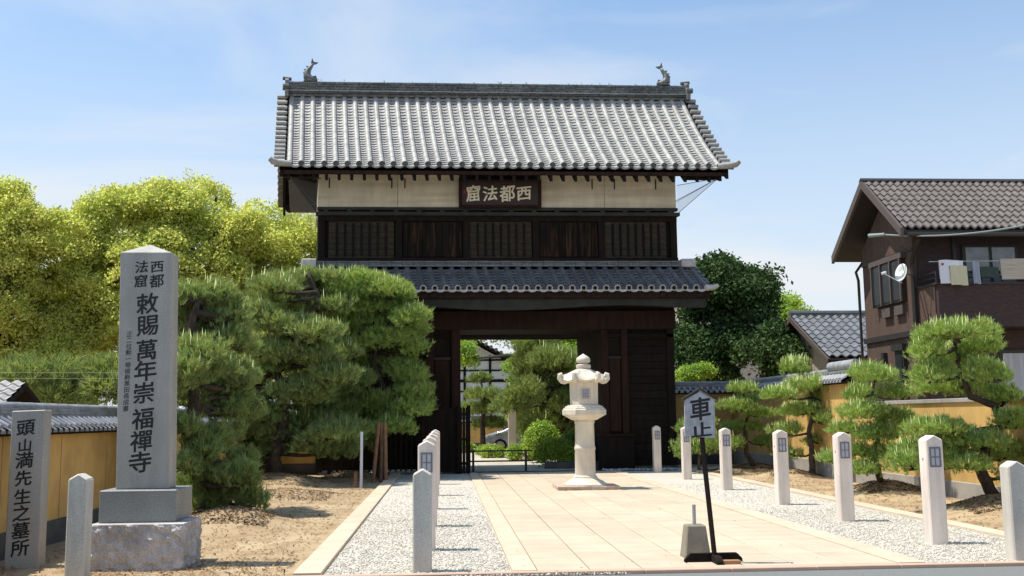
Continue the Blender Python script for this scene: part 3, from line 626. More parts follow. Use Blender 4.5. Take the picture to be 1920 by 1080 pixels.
# slightly bowed greenish eave beam
bow = [(x, 4.98 + .0) for x in (-5.7, 5.9)]
arc = [(x, 4.80 - .07 * cos((x) / 3.4 * pi) * (abs(x) < 5.2)) for x in np.linspace(5.9, -5.7, 24)]
gpart(MB().prism([(-5.7, 5.06), (5.9, 5.06)] + arc, -1.18, -.95), 'eave_beam', M_greenwood, sk)
gpart(MB().prism([(-1.25, 5.05), (-.0, 5.75), (-.0, 5.9), (-1.25, 5.2)], -5.9, 5.95, 'x'), 'soffit', M_wood, sk)
rf2 = MB().prism([(-1.1, 5.02), (-.0, 5.62), (-.0, 5.76), (-1.1, 5.12)], -.05, .05, 'x').mesh('rafter', M_wood)
for i in range(30): part('rafter', rf2, sk, (-5.7 + i * .4, 0, 0))
# lower storey
gpart(box(-5.5, 5.35, -.15, .25, 4.24, 4.82), 'main_lintel', M_redwood, bevel=.02)
gpart(box(-5.5, 5.35, -.05, .2, 4.82, 6.1), 'upper_band', M_wood)
gpart(box(-5.45, 5.3, .26, 3.3, 4.30, 4.45), 'passage_ceiling', M_wood)
gpart(box(-5.3, 5.25, 3.3, 3.6, 4.22, 6.0), 'rear_lintel', M_wood); gpart(box(-5.5, 5.5, 3.2, 3.3, 5.9, 9.7), 'rear_wall', M_wood)
for (a, b) in ((-1.50, -1.23), (-2.27, -2.02), (3.02, 3.26), (3.66, 3.86)):
    gpart(box(a, b, -.12, .14, .1, 4.24), 'column', M_redwood, bevel=.012)
gpart(box(-1.55, -1.23, 3.0, 3.4, .0, 4.3), 'column', M_wood); gpart(box(3.26, 3.6, 3.0, 3.4, .0, 4.3), 'column', M_wood)
gpart(box(-1.52, -1.42, .14, 3.0, .1, 4.3), 'passage_wall', M_wood); gpart(box(3.26, 3.34, .14, 3.0, .1, 4.3), 'passage_wall', M_wood)
gpart(box(-2.02, -1.50, .0, .12, .1, 4.24), 'wall_panel', M_wood); gpart(box(3.26, 3.66, .0, .12, .1, 4.24), 'wall_panel', M_wood)
for (a, b, n) in ((-5.5, -2.27, 18), (3.86, 5.28, 18)):
    gpart(box(a, b, .05, .15, .1, 4.24), 'boarded_wall', M_wood)
    h = 4.05 / n
    bmh = box(a + .01, b - .01, .0, .05, 0, h - .014).mesh('wall_board', M_wood)
    for k in range(n): part('wall_board', bmh, gate, (0, rnd.uniform(-.012, .008), .12 + k * h))
gpart(box(5.08, 5.30, -.08, .17, .05, 4.24), 'corner_post', M_wood)
gpart(box(-5.5, -5.3, -.08, .17, .05, 4.24), 'corner_post', M_wood)
gpart(box(5.20, 5.28, .1, 3.3, .05, 4.3), 'side_wall', M_wood); gpart(box(-5.5, -5.4, .1, 3.3, .05, 4.3), 'side_wall', M_wood)
gpart(box(-5.35, 5.30, -.08, .1, 4.0, 4.1), 'tie_rail', M_wood)
for (a, b) in ((-2.0, -1.54), (3.29, 3.64)):
    pl = gpart(box(a, b, -.05, .0, 1.15, 3.35), 'hanging_board', M_redwood, bevel=.01)
    gpart(box(a - .03, b + .03, -.07, -.0, 3.35, 3.42), 'board_cap', M_greenwood, pl)
gpart(box(2.98, 3.95, -.22, .16, .0, 1.02), 'plinth_box', M_wood); gpart(box(2.94, 3.99, -.26, .18, 1.02, 1.08), 'plinth_top', M_redwood)
gpart(box(-2.35, -1.2, -.22, .16, .0, .12), 'plinth_stone', M_base); gpart(box(3.95, 5.3, -.15, .2, .0, .12), 'plinth_stone', M_base)
gpart(box(3.08, 3.09, .0, .0001, .0, .0001), 'pin', M_wood) if False else None
# bird net and wires under both gables
def wires(segs, r, m, name, parent): 
    mb = MB()
    for a, b in segs: mb.tube([a, b], r, 4)
    return mb.build(name, m, parent)
M_net = bpy.data.materials.new('fine_net'); M_net.use_nodes = True; q = M_net.node_tree; b = q.nodes['Principled BSDF']; b.inputs['Base Color'].default_value = (.5, .52, .54, 1); b.inputs['Alpha'].default_value = .16
for sx, nm in ((1, 'right'), (-1, 'left')):
    A = (sx * 5.56, -.02, 7.85); B = (sx * 6.42, -1.15, 8.72); C_ = (sx * 5.56, -.02, 8.75); D = (sx * 6.42, 4.2, 8.75); E_ = (sx * 5.56, 3.2, 7.85)
    n_ = MB().add([A, B, C_], [(0, 1, 2)]).add([A, B, D, E_], [(0, 1, 2, 3)]).build('bird_net', M_net, gate)
    wires([(A, B), (C_, B), ((sx * 5.56, 1, 8.3), B), (B, D), (A, E_)], .009, M_trim, 'net_wire', n_)
    gpart(MB().prism([(-1.25, EZ - .42), (-1.25, EZ - .05), (-.55, EZ + .45), (-.9, EZ - .05)], sx * 6.38, sx * 6.48, 'x'), 'corner_brace', M_wood)
# name plaque
pq = empty('name_plaque', (GX + .02, GY - .2, 8.43), 'dark brown framed board with four pale characters hung on the white upper wall', 'plaque')
pq.rotation_euler = (radians(6), 0, 0)
MB().box(-1.24, 1.24, -.03, .05, -.36, .36).build('board', M_sign, pq)
fr = MB().box(-1.27, 1.27, -.07, .04, .36, .44).box(-1.27, 1.27, -.07, .04, -.44, -.36).box(-1.27, -1.17, -.071, .041, -.36, .36).box(1.17, 1.27, -.071, .041, -.36, .36).build('frame', M_redwood, pq, bevel=.012)
letters([('窟', -.83, .0, .44, .50), ('法', -.31, .0, .46, .46), ('都', .22, .0, .46, .50), ('西', .73, .0, .46, .44)], M_gold, pq, 'inscription', .12, .022, y=-.036)
MB().box(-1.13, -1.06, -.036, -.03, -.02, .1).build('seal', M_red, pq)
# apply the skewed plan of the gate to every mesh once
done = set()
def shear(o):
    for c in o.children:
        c.location.x -= SH * c.location.y
        if c.data and c.data.name not in done:
            done.add(c.data.name); me = c.data; n = len(me.vertices); co = np.empty(n * 3, dtype=np.float32); me.vertices.foreach_get('co', co); co = co.reshape(-1, 3); co[:, 0] -= SH * co[:, 1]; me.vertices.foreach_set('co', co.ravel()); me.update()
        shear(c)
shear(gate)

# black picket gate leaves standing open beside the passage
def picket(name, label, x0, x1, y, z0, z1, n, cat='picket fence', axis='x', w=.055):
    t = empty(name, (x0, y, 0), label, cat)
    ln = x1 - x0
    pkm = MB().prism([(-w / 2, z0), (w / 2, z0), (w / 2, z1 - .05), (0, z1), (-w / 2, z1 - .05)], -.012, .012).mesh('picket', M_wood)
    for k in range(n): part('picket', pkm, t, (ln * (k + .5) / n, rnd.uniform(-.004, .004), 0))
    for zz in (z0 + .25, (z0 + z1) / 2, z1 - .22): box(0, ln, .014, .05, zz - .04, zz + .04).build('rail', M_wood, t)
    for xx in (0, ln): box(xx - .05, xx + .05, -.03, .07, 0, z1 + .04).build('post', M_wood, t)
    return t
picket('picket_fence', 'black timber picket fence behind the pines left of the gate', -3.3, -.72, 29.75, .1, 1.85, 17)
d = picket('picket_gate', 'closely boarded black gate leaf in front of the left gate column', -.62, .36, 29.72, .06, 1.92, 9, 'gate leaf', w=.10)
d = picket('picket_gate', 'narrow black gate leaf folded back at the left edge of the opening', .42, .70, 29.66, .05, 1.93, 3, 'gate leaf', w=.085)
br = empty('barrier_rail', (.82, 30.52, 0), 'low black two bar barrier standing across the gate opening', 'barrier')
for xx in (.03, 1.60): box(xx - .035, xx + .035, -.03, .03, 0, .64).build('post', M_black, br)
for zz in (.30, .60): box(-.1, 1.80, -.022, .022, zz, zz + .045).build('rail', M_black, br)

# ================================================================== EARTHEN WALLS
M_seam = mat('ochre_seam', (.36, .21, .08), rough=.9)
def earth_wall(name, label, p0, p1, H, side, pale_side, posts=True, coping_over=.30, base_h=.30, base_m=None, seg=None):
    """wall from p0 to p1 with a small tiled roof; side = unit normal of the visible face"""
    p0 = Vector((*p0, 0)); p1 = Vector((*p1, 0)); d = (p1 - p0); Ln = d.length; d.normalize(); ang = math.atan2(d.y, d.x)
    t = empty(name, p0, label, 'wall', None, ang)         # local x along the wall, local y across
    th = .16
    MB().box(0, Ln, -th, th, base_h, H - .36).build('plaster', M_ochre, t)
    MB().box(0, Ln, -th - .035, th + .035, -.1, base_h).build('wall_base', base_m or M_base, t, bevel=.01)
    MB().prism([(-.30, H - .36), (0, H - .21), (.30, H - .36), (.30, H - .40), (-.30, H - .40)], 0, Ln, 'x').build('coping_deck', M_wood, t)
    # tiles: pans and rolls on both slopes, joined (each only a few pixels)
    for sgn in (1, -1):
        mb = MB(); pc = .20; n = int(Ln / pc)
        for i in range(n):
            x = (i + .5) * pc
            V = []; 
            for (yy, zz) in ((.10, H - .185), (coping_over + .03, H - .32)):
                for k in range(4): u = k / 3 * 2 - 1; V.append((x + u * .07, sgn * yy, zz - .0 - .02 * (1 - u * u)))
            mb.add(V, [(k, k + 1, k + 5, k + 4) for k in range(3)])
            xr = i * pc; V = []
            for (yy, zz) in ((.10, H - .165), (coping_over + .05, H - .305)):
                for k in range(6): a = pi * k / 5; V.append((xr + cos(a) * .045, sgn * yy, zz + sin(a) * .05))
            mb.add(V, [(k, k + 1, k + 7, k + 6) for k in range(5)] + [tuple(6 + k for k in range(6))])
            mb.box(x - .07, x + .07, sgn * (coping_over + .025) - .006, sgn * (coping_over + .025) + .006, H - .37, H - .335)
        o = mb.build('coping_tiles', M_wtile, t); tag(o, kind='stuff')
    mb = MB(); z = H - .20
    for hw in (.15, .13, .14, .12):
        x = 0
        while x < Ln: l_ = .42; mb.box(x, min(x + l_ - .008, Ln), -hw, hw, z, z + .034); x += l_
        z += .036
    tag(mb.build('ridge_course', M_wtile, t), kind='stuff')
    rcm = MB().tube([(0, 0, 0), (.40, 0, 0)], [.066, .070], 10).mesh('ridge_roll', M_wtile, smooth='auto'); k = 0
    while k * .41 < Ln - .2: part('ridge_roll', rcm, t, (k * .41, 0, z + .01)); k += 1
    M_pt = M_ochre
    if posts:
        for k in range(1, int(Ln / 1.9) + 1):
            for s_ in (1, -1): box(k * 1.9 - .006, k * 1.9 + .006, s_ * (th + .001) - .0035, s_ * (th + .001) + .0035, base_h, H - .37).build('wall_seam', M_seam, t)
    return t
earth_wall('earthen_wall', 'ochre plaster wall with grey tile coping running behind the inscribed stones on the left', (-5.46, 7.0), (-5.46, 31.0), 1.84, 1, 1, base_h=.29)
earth_wall('earthen_wall', 'ochre plaster wall stub joining the left side of the gatehouse', (-5.30, 31.15), (-3.8, 31.15), 1.84, 1, 1, posts=False)
earth_wall('earthen_wall', 'tall sunlit ochre wall with tiled coping behind the pines right of the gate', (9.96, 24.15), (9.96, 34.4), 2.74, 1, 1, base_h=.42, base_m=M_conc)
earth_wall('earthen_wall', 'shaded ochre wall with dark coping joining the right side of the gatehouse', (6.95, 34.4), (9.78, 34.4), 2.74, 1, 1, posts=False, base_h=.3)
lw = empty('low_wall', (9.96, 9.0, 0), 'lower sunlit ochre wall with thin pale cap in front of the brown house', 'wall')
box(-.14, .14, 0, 14.95, .30, 1.80).build('plaster', M_ochre, lw); box(-.18, .18, 0, 14.95, -.1, .30).build('wall_base', M_conc, lw, bevel=.01)
for k in range(10): box(-.18, .18, k * 1.5 + .005, k * 1.5 + 1.495, 1.80, 1.88).build('cap_stone', M_conc, lw, bevel=.008)
for k in range(1, 9): box(-.144, -.1401, k * 1.75 - .006, k * 1.75 + .006, .31, 1.79).build('wall_seam', M_seam, lw)
# heavy rounded end of the tall wall's ridge
eb = tag(MB().tube([(9.96, 24.0, 2.80), (9.96, 25.6, 2.80)], .13, 12).build('wall_end_ridge', M_wtile, smooth='auto'), 'thick grey ridge roll capping the near end of the tall right wall', 'ridge roll')

# ================================================================== INSCRIBED STONES
st = empty('stone_monument', (-3.48, 12.42, 0), 'tall grey granite monument with large black brushed inscription on a rough stepped base', 'monument')
def roughbox(x0, x1, y0, y1, z0, z1, n=22, amp=.025):
    mb = MB(); cx, cy = (x0 + x1) / 2, (y0 + y1) / 2; r = np.random.default_rng(8)
    import bmesh
    bm = bmesh.new(); bmesh.ops.create_cube(bm, size=1); bmesh.ops.subdivide_edges(bm, edges=bm.edges, cuts=n, use_grid_fill=True)
    from mathutils import noise as ns
    for v in bm.verts:
        top_ = v.co.z > .499
        p = Vector((x0 + (v.co.x + .5) * (x1 - x0), y0 + (v.co.y + .5) * (y1 - y0), z0 + (v.co.z + .5) * (z1 - z0)))
        if not top_ or abs(v.co.x) > .499 or abs(v.co.y) > .499:
            q = p * 14; a = amp * (ns.noise(q) + .6 * ns.noise(q * 2.3)) - (amp * .3 if abs(v.co.x) > .49 and abs(v.co.y) > .49 else 0)
            d = Vector((v.co.x if abs(v.co.x) > .499 else 0, v.co.y if abs(v.co.y) > .499 else 0, 0)); 
            if d.length: d.normalize(); p += d * a * (1 if not top_ else .5)
        v.co = p
    me = bpy.data.meshes.new('rough'); bm.to_mesh(me); bm.free(); me.materials.append(M_rough); return me
ob = link('rough_base', roughbox(-.44, .60, -.74, .10, -.05, .47, 34, .026), None, st)
box(-.40, .45, -.52, .22, .47, .83).build('plinth', M_granite_d, st, bevel=.008)
h0, h1 = .832, 3.585
sh = MB().add([(-.285, -.32, h0), (.315, -.32, h0), (.315, .0, h0), (-.285, .0, h0), (-.335, -.32, h1), (.255, -.32, h1), (.255, .0, h1), (-.335, .0, h1), (-.04, -.16, h1 + .12)],
              [(3, 2, 1, 0), (0, 1, 5, 4), (1, 2, 6, 5), (2, 3, 7, 6), (3, 0, 4, 7), (4, 5, 8), (5, 6, 8), (6, 7, 8), (7, 4, 8)]).build('shaft', M_granite, st, bevel=.006)
# pixel rows measured on the stone, in metres
def zpx(y): return h1 - (y - 472) / (915 - 472) * (h1 - h0)
def xpx(x): return -.31 + (x - 221) / 97 * .595
big = [('敕', 271, 570), ('賜', 273, 612), ('萬', 273, 658), ('年', 272, 697), ('崇', 270, 738), ('福', 270, 786), ('禪', 269, 827), ('寺', 268, 866)]
L1 = [(c, xpx(x), zpx(y), .245 if c not in '寺年' else .26, .245) for c, x, y in big]
L1 += [('法', xpx(258), zpx(500), .155, .145), ('窟', xpx(257), zpx(527), .155, .15), ('西', xpx(287), zpx(500), .155, .14), ('都', xpx(287), zpx(527), .165, .16)]
sm = '正二位勲一等侯爵黒田長成書'
L2 = [(c, xpx(240 - .18 * i), zpx(628 + i * 11.6), .068, .066) for i, c in enumerate(sm)]
letters(L1, M_ink, st, 'inscription', .12, .020, y=-.3215); letters(L2, M_ink, st, 'side_inscription', .1, .006, y=-.3215)
s2 = empty('inscribed_stone', (-4.78, 12.2, 0), 'flat grey stone slab with seven bold black characters in one column at the far left', 'stone marker')
MB().add([(-.185, -.1, -.1), (.19, -.1, -.1), (.19, .11, -.1), (-.185, .11, -.1), (-.185, -.1, 1.735), (.185, -.1, 1.745), (.185, .11, 1.745), (-.185, .11, 1.735)], [(3, 2, 1, 0), (0, 1, 5, 4), (1, 2, 6, 5), (2, 3, 7, 6), (3, 0, 4, 7), (4, 5, 6, 7)]).build('slab', M_granite, s2, bevel=.008)
cs = [('頭', 803, .20), ('山', 836, .16), ('満', 864, .20), ('先', 898, .19), ('生', 932, .19), ('之', 963, .20), ('墓', 995, .20), ('所', 1028, .20)]
letters([(c, -.02, 1.74 * (1 - (y - 770) / 290) - .0, s_, s_ * .92) for c, y, s_ in cs], M_ink, s2, 'inscription', .12, .022, y=-.1015)

# ================================================================== STONE POSTS
def make_post(h, w, label, loc, group, window=True, m=None, bw=.0):
    t = empty('stone_lamp_post' if window else 'stone_post', loc, label, 'lamp post' if window else 'bollard', group)
    a = w / 2; c = .018
    body = MB().add([(-a, -a, -.15), (a, -a, -.15), (a, a, -.15), (-a, a, -.15), (-a, -a, h - .06), (a, -a, h - .06), (a, a, h - .06), (-a, a, h - .06), (0, -a + .01, h), (0, a - .01, h)],
                    [(3, 2, 1, 0), (0, 1, 5, 8, 4), (1, 2, 6, 5), (2, 3, 7, 9, 6), (3, 0, 4, 7), (5, 6, 9, 8), (7, 4, 8, 9)])
    body.build('post', m or M_post, t, bevel=.014)
    if window:
        z1 = h - .15; z0 = z1 - .245; b = .072
        fm = MB().box(-b, b, -a - .006, -a + .01, z0, z0 + .02).box(-b, b, -a - .006, -a + .01, z1 - .02, z1).box(-b, -b + .02, -a - .0061, -a + .01, z0 + .02, z1 - .02).box(b - .02, b, -a - .0061, -a + .01, z0 + .02, z1 - .02)
        fm.box(-.007, .007, -a - .005, -a + .01, z0 + .02, z1 - .02).box(-b + .02, b - .02, -a - .0045, -a + .01, (z0 + z1) / 2 - .006, (z0 + z1) / 2 + .006).build('window_frame', M_frame, t)
        for sx in (-1, 1):
            for zz in (0, 1):
                x0, x1 = (-.052, -.008) if sx < 0 else (.008, .052); zm = (z0 + z1) / 2; q0, q1 = (z0 + .02, zm - .007) if zz == 0 else (zm + .007, z1 - .02)
                box(x0, x1, -a - .0012, -a + .004, q0, q1).build('window_pane', M_pane, t)
        for zz in (h - .30, ): MB().tube([(-a - .002, 0, zz), (-a + .01, 0, zz)], .016, 8).build('bolt_hole', M_frame, t)
    return t
def clone(o, loc, label):
    c = copy_tree(o); c.location = loc; c['label'] = label; return c
GRR = 'stone lamp posts along the right gravel bed'; GLL = 'stone lamp posts along the left gravel bed'
p0 = make_post(1.335, .215, 'large lamp post of pinkish granite on the right gravel, nearest the big round topped pine', (6.05, 12.42, .0), GRR)
for (x, y, lb) in ((6.02, 15.2, 'right lamp post before the bushy cloud pine, second closest to the road'), (6.05, 18.15, 'right lamp post before the pine with bare upright candles, third closest to the road'),
                   (6.08, 21.9, 'lamp post on the right gravel just right of the no vehicles sign'), (6.12, 25.7, 'lamp post on the right gravel partly hidden behind the hanging sign board'), (6.06, 29.0, 'farthest right lamp post, standing against the dark boarded wall of the gate')):
    clone(p0, (x, y, 0), lb)
pl0 = clone(p0, (-.22, 12.75, 0), 'nearest left lamp post, its window half covered by the plain stone post in front'); pl0['group'] = GLL
for k, (y, lb) in enumerate(((15.5, 'second left lamp post, only its pointed top and one edge showing behind the nearest'), (18.4, 'third left lamp post, its tip showing above the two in front'), (21.6, 'fourth left lamp post, tip peeping out near the back of the left row'), (25.2, 'rearmost left lamp post, its tip topmost in the overlapped row'))):
    c = clone(p0, (-.22, y, 0), lb); c['group'] = GLL
GB = 'plain stone posts along the road edge'
b0 = make_post(1.075, .20, 'plain pale stone post at the road edge in front of the left lamp posts', (-.235, 10.98, 0), GB, False, M_postg)
clone(b0, (-3.77, 10.98, 0), 'plain pale stone post before the tall inscribed monument at the left'); c = clone(b0, (6.25, 10.95, 0), 'plain pale stone post cut by the right edge of the picture')

# ================================================================== STONE LANTERN
ln = empty('stone_lantern', (3.13, 22.75, 0), 'cream hexagonal stone lantern with curled roof corners standing alone on the paved path', 'lantern')
hexf = lambda a: cos(pi / 6) / cos(((a) % (pi / 3)) - pi / 6)
def hexl(prof, name, m=M_lant, **k): return MB().lathe([(r / cos(pi / 6) * cos(pi / 6), z) for r, z in prof], 6, phase=0).build(name, m, ln, **k)
me = roughbox(-.68, .68, -.55, .55, .0, .105, 20, .02); me.materials.clear(); me.materials.append(M_pink); link('base_slab', me, None, ln, (0, 0, 0))
MB().lathe([(.50, .10), (.50, .13), (.44, .155), (.40, .19), (.31, .235), (.27, .27)], 24).build('foot', M_lant, ln, smooth='auto')
MB().lathe([(.255, .26), (.265, .29), (.25, .31), (.232, .33), (.226, .90), (.238, .92), (.238, .96), (.225, .98), (.220, 1.02), (.213, 1.50), (.225, 1.52), (.23, 1.56), (.22, 1.58)], 20).build('shaft', M_lant, ln, smooth='auto')
hexl([(.24, 1.58), (.30, 1.60), (.47, 1.70), (.50, 1.71), (.50, 1.83), (.47, 1.835), (.47, 1.87), (.43, 1.875), (.43, 1.91), (.38, 1.915), (.37, 1.94)], 'platform', bevel=.008)
fb = hexl([(.315, 1.935), (.320, 1.95), (.325, 2.44), (.34, 2.46)], 'fire_box', bevel=.01)
for a in (-pi / 2,):
    r = .323 * cos(pi / 6)
    box(-.115, .115, -r - .012, -r + .01, 2.06, 2.33).build('window_frame', M_kerb, ln)
    box(-.09, .09, -r - .014, -r, 2.085, 2.305).build('window_pane', M_pane, ln)
    for xx in (-.045, 0, .045): box(xx - .005, xx + .005, -r - .021, -r - .013, 2.085, 2.305).build('window_bar', M_frame, ln)
    for zz in (2.14, 2.20, 2.26): box(-.09, .09, -r - .019, -r - .0145, zz - .005, zz + .005).build('window_bar', M_frame, ln)
# roof with flared, curled corners
mb = MB(); nA = 72; rings = [(.30, 2.455, 0), (.60, 2.47, .02), (.64, 2.50, .04), (.60, 2.545, .05), (.47, 2.60, .03), (.34, 2.68, .012), (.235, 2.76, .0), (.16, 2.80, 0)]
V = []
for (R_, z_, lift) in rings:
    for k in range(nA):
        a = 2 * pi * k / nA; cr = abs(((a / (pi / 3)) + .5) % 1 - .5) * 2      # 0 at a corner, 1 mid side
        hx = cos(pi / 6) / cos((a % (pi / 3)) - pi / 6); q = R_ * (hx if lift else 1)
        rib = max(0, 1 - cr / .18) * (.03 if 2.5 < z_ < 2.75 else 0)
        V.append((q * cos(a), q * sin(a), z_ + lift * (1 - cr) ** 2 * 1.4 + rib))
Fc = [(i * nA + k, i * nA + (k + 1) % nA, (i + 1) * nA + (k + 1) % nA, (i + 1) * nA + k) for i in range(len(rings) - 1) for k in range(nA)] + [tuple(range(nA))[::-1], tuple((len(rings) - 1) * nA + k for k in range(nA))]
rf = mb.add(V, Fc).build('roof', M_lant, ln, smooth='auto')
cur = MB().tube([(.46, 0, .02), (.56, 0, .0), (.64, 0, .02), (.705, 0, .08), (.70, 0, .145), (.645, 0, .165), (.61, 0, .12), (.64, 0, .09)], [.055, .065, .07, .068, .064, .055, .045, .03], 10).mesh('curled_corner', M_lant, smooth='auto')
for k in range(6):
    c = part('curled_corner', cur, rf, (0, 0, 2.485)); c.rotation_euler = (0, 0, k * pi / 3)
MB().lathe([(.14, 2.79), (.165, 2.80), (.17, 2.86), (.145, 2.88), (.10, 2.89), (.10, 2.905), (.145, 2.925), (.163, 2.97), (.15, 3.03), (.09, 3.08), (.03, 3.115), (.0, 3.14)], 20).build('finial', M_lant, ln, smooth='auto')
ln.scale = (1, 1, .962); rf.scale = (.78, .78, 1)

# ================================================================== NO VEHICLES SIGN
sg = empty('wooden_sign', (2.93, 11.12, 0), 'leaning wooden sign, house shaped white board with two black characters, on a cross foot', 'sign')
bd = MB().prism([(-.30, 1.375), (.035, 1.355), (.045, 1.77), (-.12, 1.865), (-.29, 1.77)], -.045, -.02).build('sign_board', M_signw, sg)
MB().prism([(-.315, 1.765), (-.12, 1.88), (.07, 1.765), (.075, 1.785), (-.12, 1.905), (-.32, 1.785)], -.06, .0).build('board_cap', M_trim, sg)
letters([('車', -.118, 1.675, .235, .25), ('止', -.115, 1.45, .235, .165)], M_ink, sg, 'inscription', .14, .026, y=-.0465)
MB().tube([(-.13, 0, 1.78), (-.075, 0, 1.0), (.0, 0, .03)], .028, 4).build('pole', M_wood, sg)
MB().prism([(-.33, .0), (.31, .0), (.31, .055), (.25, .115), (-.26, .115), (-.33, .05)], .02, .07).build('foot', M_wood, sg, bevel=.006)
MB().prism([(-.22, .0), (.26, .0), (.26, .055), (.2, .10), (-.16, .10), (-.22, .055)], -.035, .035, 'x').build('foot', M_wood, sg, bevel=.006)
tag(box(2.97, 3.16, 10.93, 11.02, .022, .06).build('timber_offcut', mat('orange_wood', (.40, .20, .10), (.33, .16, .08), 6, .8), bevel=.004), 'small reddish wooden wedge lying against the sign foot', 'wedge')
bk = empty('concrete_block', (2.82, 11.55, 0), 'brown grey tapered concrete block with a steel pipe stub behind the wooden sign', 'block')
MB().add([(-.15, -.14, .0), (.15, -.14, .0), (.15, .14, .0), (-.15, .14, .0), (-.105, -.10, .38), (.105, -.10, .38), (.105, .10, .38), (-.105, .10, .38)], [(3, 2, 1, 0), (4, 5, 6, 7), (0, 1, 5, 4), (1, 2, 6, 5), (2, 3, 7, 6), (3, 0, 4, 7)]).build('block', M_block, bk, bevel=.012)
MB().tube([(0, 0, .36), (0, 0, .60)], .021, 12).build('pipe', mat('steel_pipe', (.45, .45, .47), rough=.35, metal=.7), bk, smooth='auto')

# ================================================================== BROWN HOUSE AT RIGHT
M_glassb = mat('reflecting_glass', (.10, .12, .13), (.20, .22, .23), 3.5, .1, spec=.8)
h = empty('brown_house', (11.88, 24.7, .17), 'dark brown two storey tile clad house with gabled roof and balcony at the right edge', 'house')
def hp(mb, name, m, parent=None, **k):
    mb.V = [(x - 11.5, y - 24.7, z) for x, y, z in mb.V]; return mb.build(name, m, parent or h, **k)
wl = hp(MB().prism([(24.7, 0), (24.7, 6.0), (26.15, 7.25), (27.8, 6.0), (27.8, 0)], 11.5, 17.5, 'x'), 'wall', M_brick)
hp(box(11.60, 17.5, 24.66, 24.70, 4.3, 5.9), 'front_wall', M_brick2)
rp = [(23.95, 5.93), (26.1, 7.60), (28.35, 5.93), (28.35, 5.80), (26.1, 7.45), (23.95, 5.80)]
rf = hp(MB().prism(rp, 10.92, 18.2, 'x'), 'roof', M_trim)
hp(MB().prism([(23.90, 5.98), (26.1, 7.70), (28.40, 5.98), (28.40, 5.76), (26.1, 7.46), (23.90, 5.76)], 10.84, 10.92, 'x'), 'bargeboard', M_trim2, rf)
hp(MB().prism([(25.98, 7.66), (26.1, 7.75), (26.22, 7.66)], 10.84, 18.2, 'x'), 'ridge_cap', M_trim, rf)
# S shaped tiles
def s_tile(w_, l_, dz, th=.02, amp=.035, m=None, name='roof_tile'):
    V = []
    for (a, zz) in ((0, 0), (1, -dz)):
        for k in range(6):
            u = k / 5; V.append((u * w_, -a * l_, zz + amp * sin(2 * pi * u - .6) + (.03 if a else 0)))
    for k in range(6): x, y, z_ = V[6 + k]; V.append((x, y + .002, z_ - .045))
    return MB().add(V, [(k, k + 1, k + 7, k + 6) for k in range(5)] + [(6 + k, 7 + k, 13 + k, 12 + k) for k in range(5)]).mesh(name, m, smooth=False)
rows, cw = 9, .2
sl = (26.08 - 23.90) / rows; dz = (7.60 - 5.92) / rows; tm = s_tile(cw, sl * 1.03, dz * 1.0, m=M_htile)
for r in range(rows):
    for c in range(33): part('roof_tile', tm, rf, (10.95 + c * cw - 11.5, 26.06 - r * sl - 24.7, 7.66 - r * dz + rnd.uniform(-.003, .003)))
hp(MB().tube([(11.0, 23.86, 5.80), (18, 23.86, 5.80)], .06, 8), 'gutter', M_trim, rf)
hp(MB().tube([(11.62, 28.05, 5.75), (11.38, 28.0, 5.45), (11.42, 27.95, 5.2), (11.42, 27.95, .2)], .04, 8), 'downpipe', M_trim)
hp(MB().tube([(11.36, 24.0, 5.75), (11.40, 24.5, 5.35), (11.42, 24.62, 5.15), (11.42, 24.62, .2)], .055, 8), 'downpipe', M_trim)
hp(box(11.44, 11.52, 24.6, 27.85, 3.38, 3.52), 'storey_band', M_trim)
hp(box(11.46, 11.5, 24.68, 27.8, 5.55, 5.62), 'trim_band', M_trim)
# gable windows
wf = hp(box(11.38, 11.5, 25.15, 26.95, 4.30, 5.45), 'window', M_trim)
hp(box(11.34, 11.5, 25.05, 27.05, 5.42, 5.56), 'window_hood', M_trim2, wf)
for a in (25.2, 25.8, 26.4): hp(box(11.365, 11.378, a + .03, a + .50, 4.36, 5.38), 'pane', M_glass, wf)
for a in (25.15, 25.74, 26.34, 26.9): hp(box(11.33, 11.37, a - .015, a + .045, 4.30, 5.42), 'mullion', M_trim2, wf)
for a in (25.25, 26.0): hp(box(11.40, 11.5, a, a + .5, 3.98, 4.22), 'vent_panel', M_trim2)
wf = hp(box(11.40, 11.5, 25.35, 25.85, 1.9, 3.1), 'window', M_trim); hp(box(11.34, 11.5, 25.27, 25.93, 3.05, 3.22), 'window_hood', M_trim, wf); hp(box(11.385, 11.398, 25.42, 25.78, 1.95, 3.03), 'pane', M_glass, wf)
hp(box(11.38, 11.5, 26.5, 26.66, 2.75, 3.05), 'vent_cowl', M_trim)
# balcony
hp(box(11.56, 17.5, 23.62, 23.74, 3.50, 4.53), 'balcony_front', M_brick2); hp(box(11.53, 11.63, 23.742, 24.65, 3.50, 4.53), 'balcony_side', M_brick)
hp(box(11.50, 17.5, 23.58, 24.65, 4.53, 4.58), 'balcony_coping', M_trim); hp(box(11.64, 17.5, 23.75, 24.65, 3.50, 3.62), 'balcony_deck', M_trim)
br_ = hp(box(11.54, 17.5, 23.64, 23.69, 4.81, 4.86), 'balcony_rail', M_trim)
hp(box(11.54, 17.5, 23.65, 23.68, 4.69, 4.72), 'rail_bar', M_trim, br_); hp(box(11.54, 11.57, 23.70, 24.65, 4.69, 4.72), 'rail_bar', M_trim, br_)
hp(box(11.54, 11.58, 23.70, 24.65, 4.81, 4.86), 'rail_bar', M_trim, br_)
for a in (11.54, 12.02, 12.09, 12.5, 12.68, 13.2, 13.8, 14.4, 15.0, 15.6, 16.2): hp(box(a, a + .03, 23.641, 23.689, 4.58, 4.81), 'rail_post', M_trim, br_)
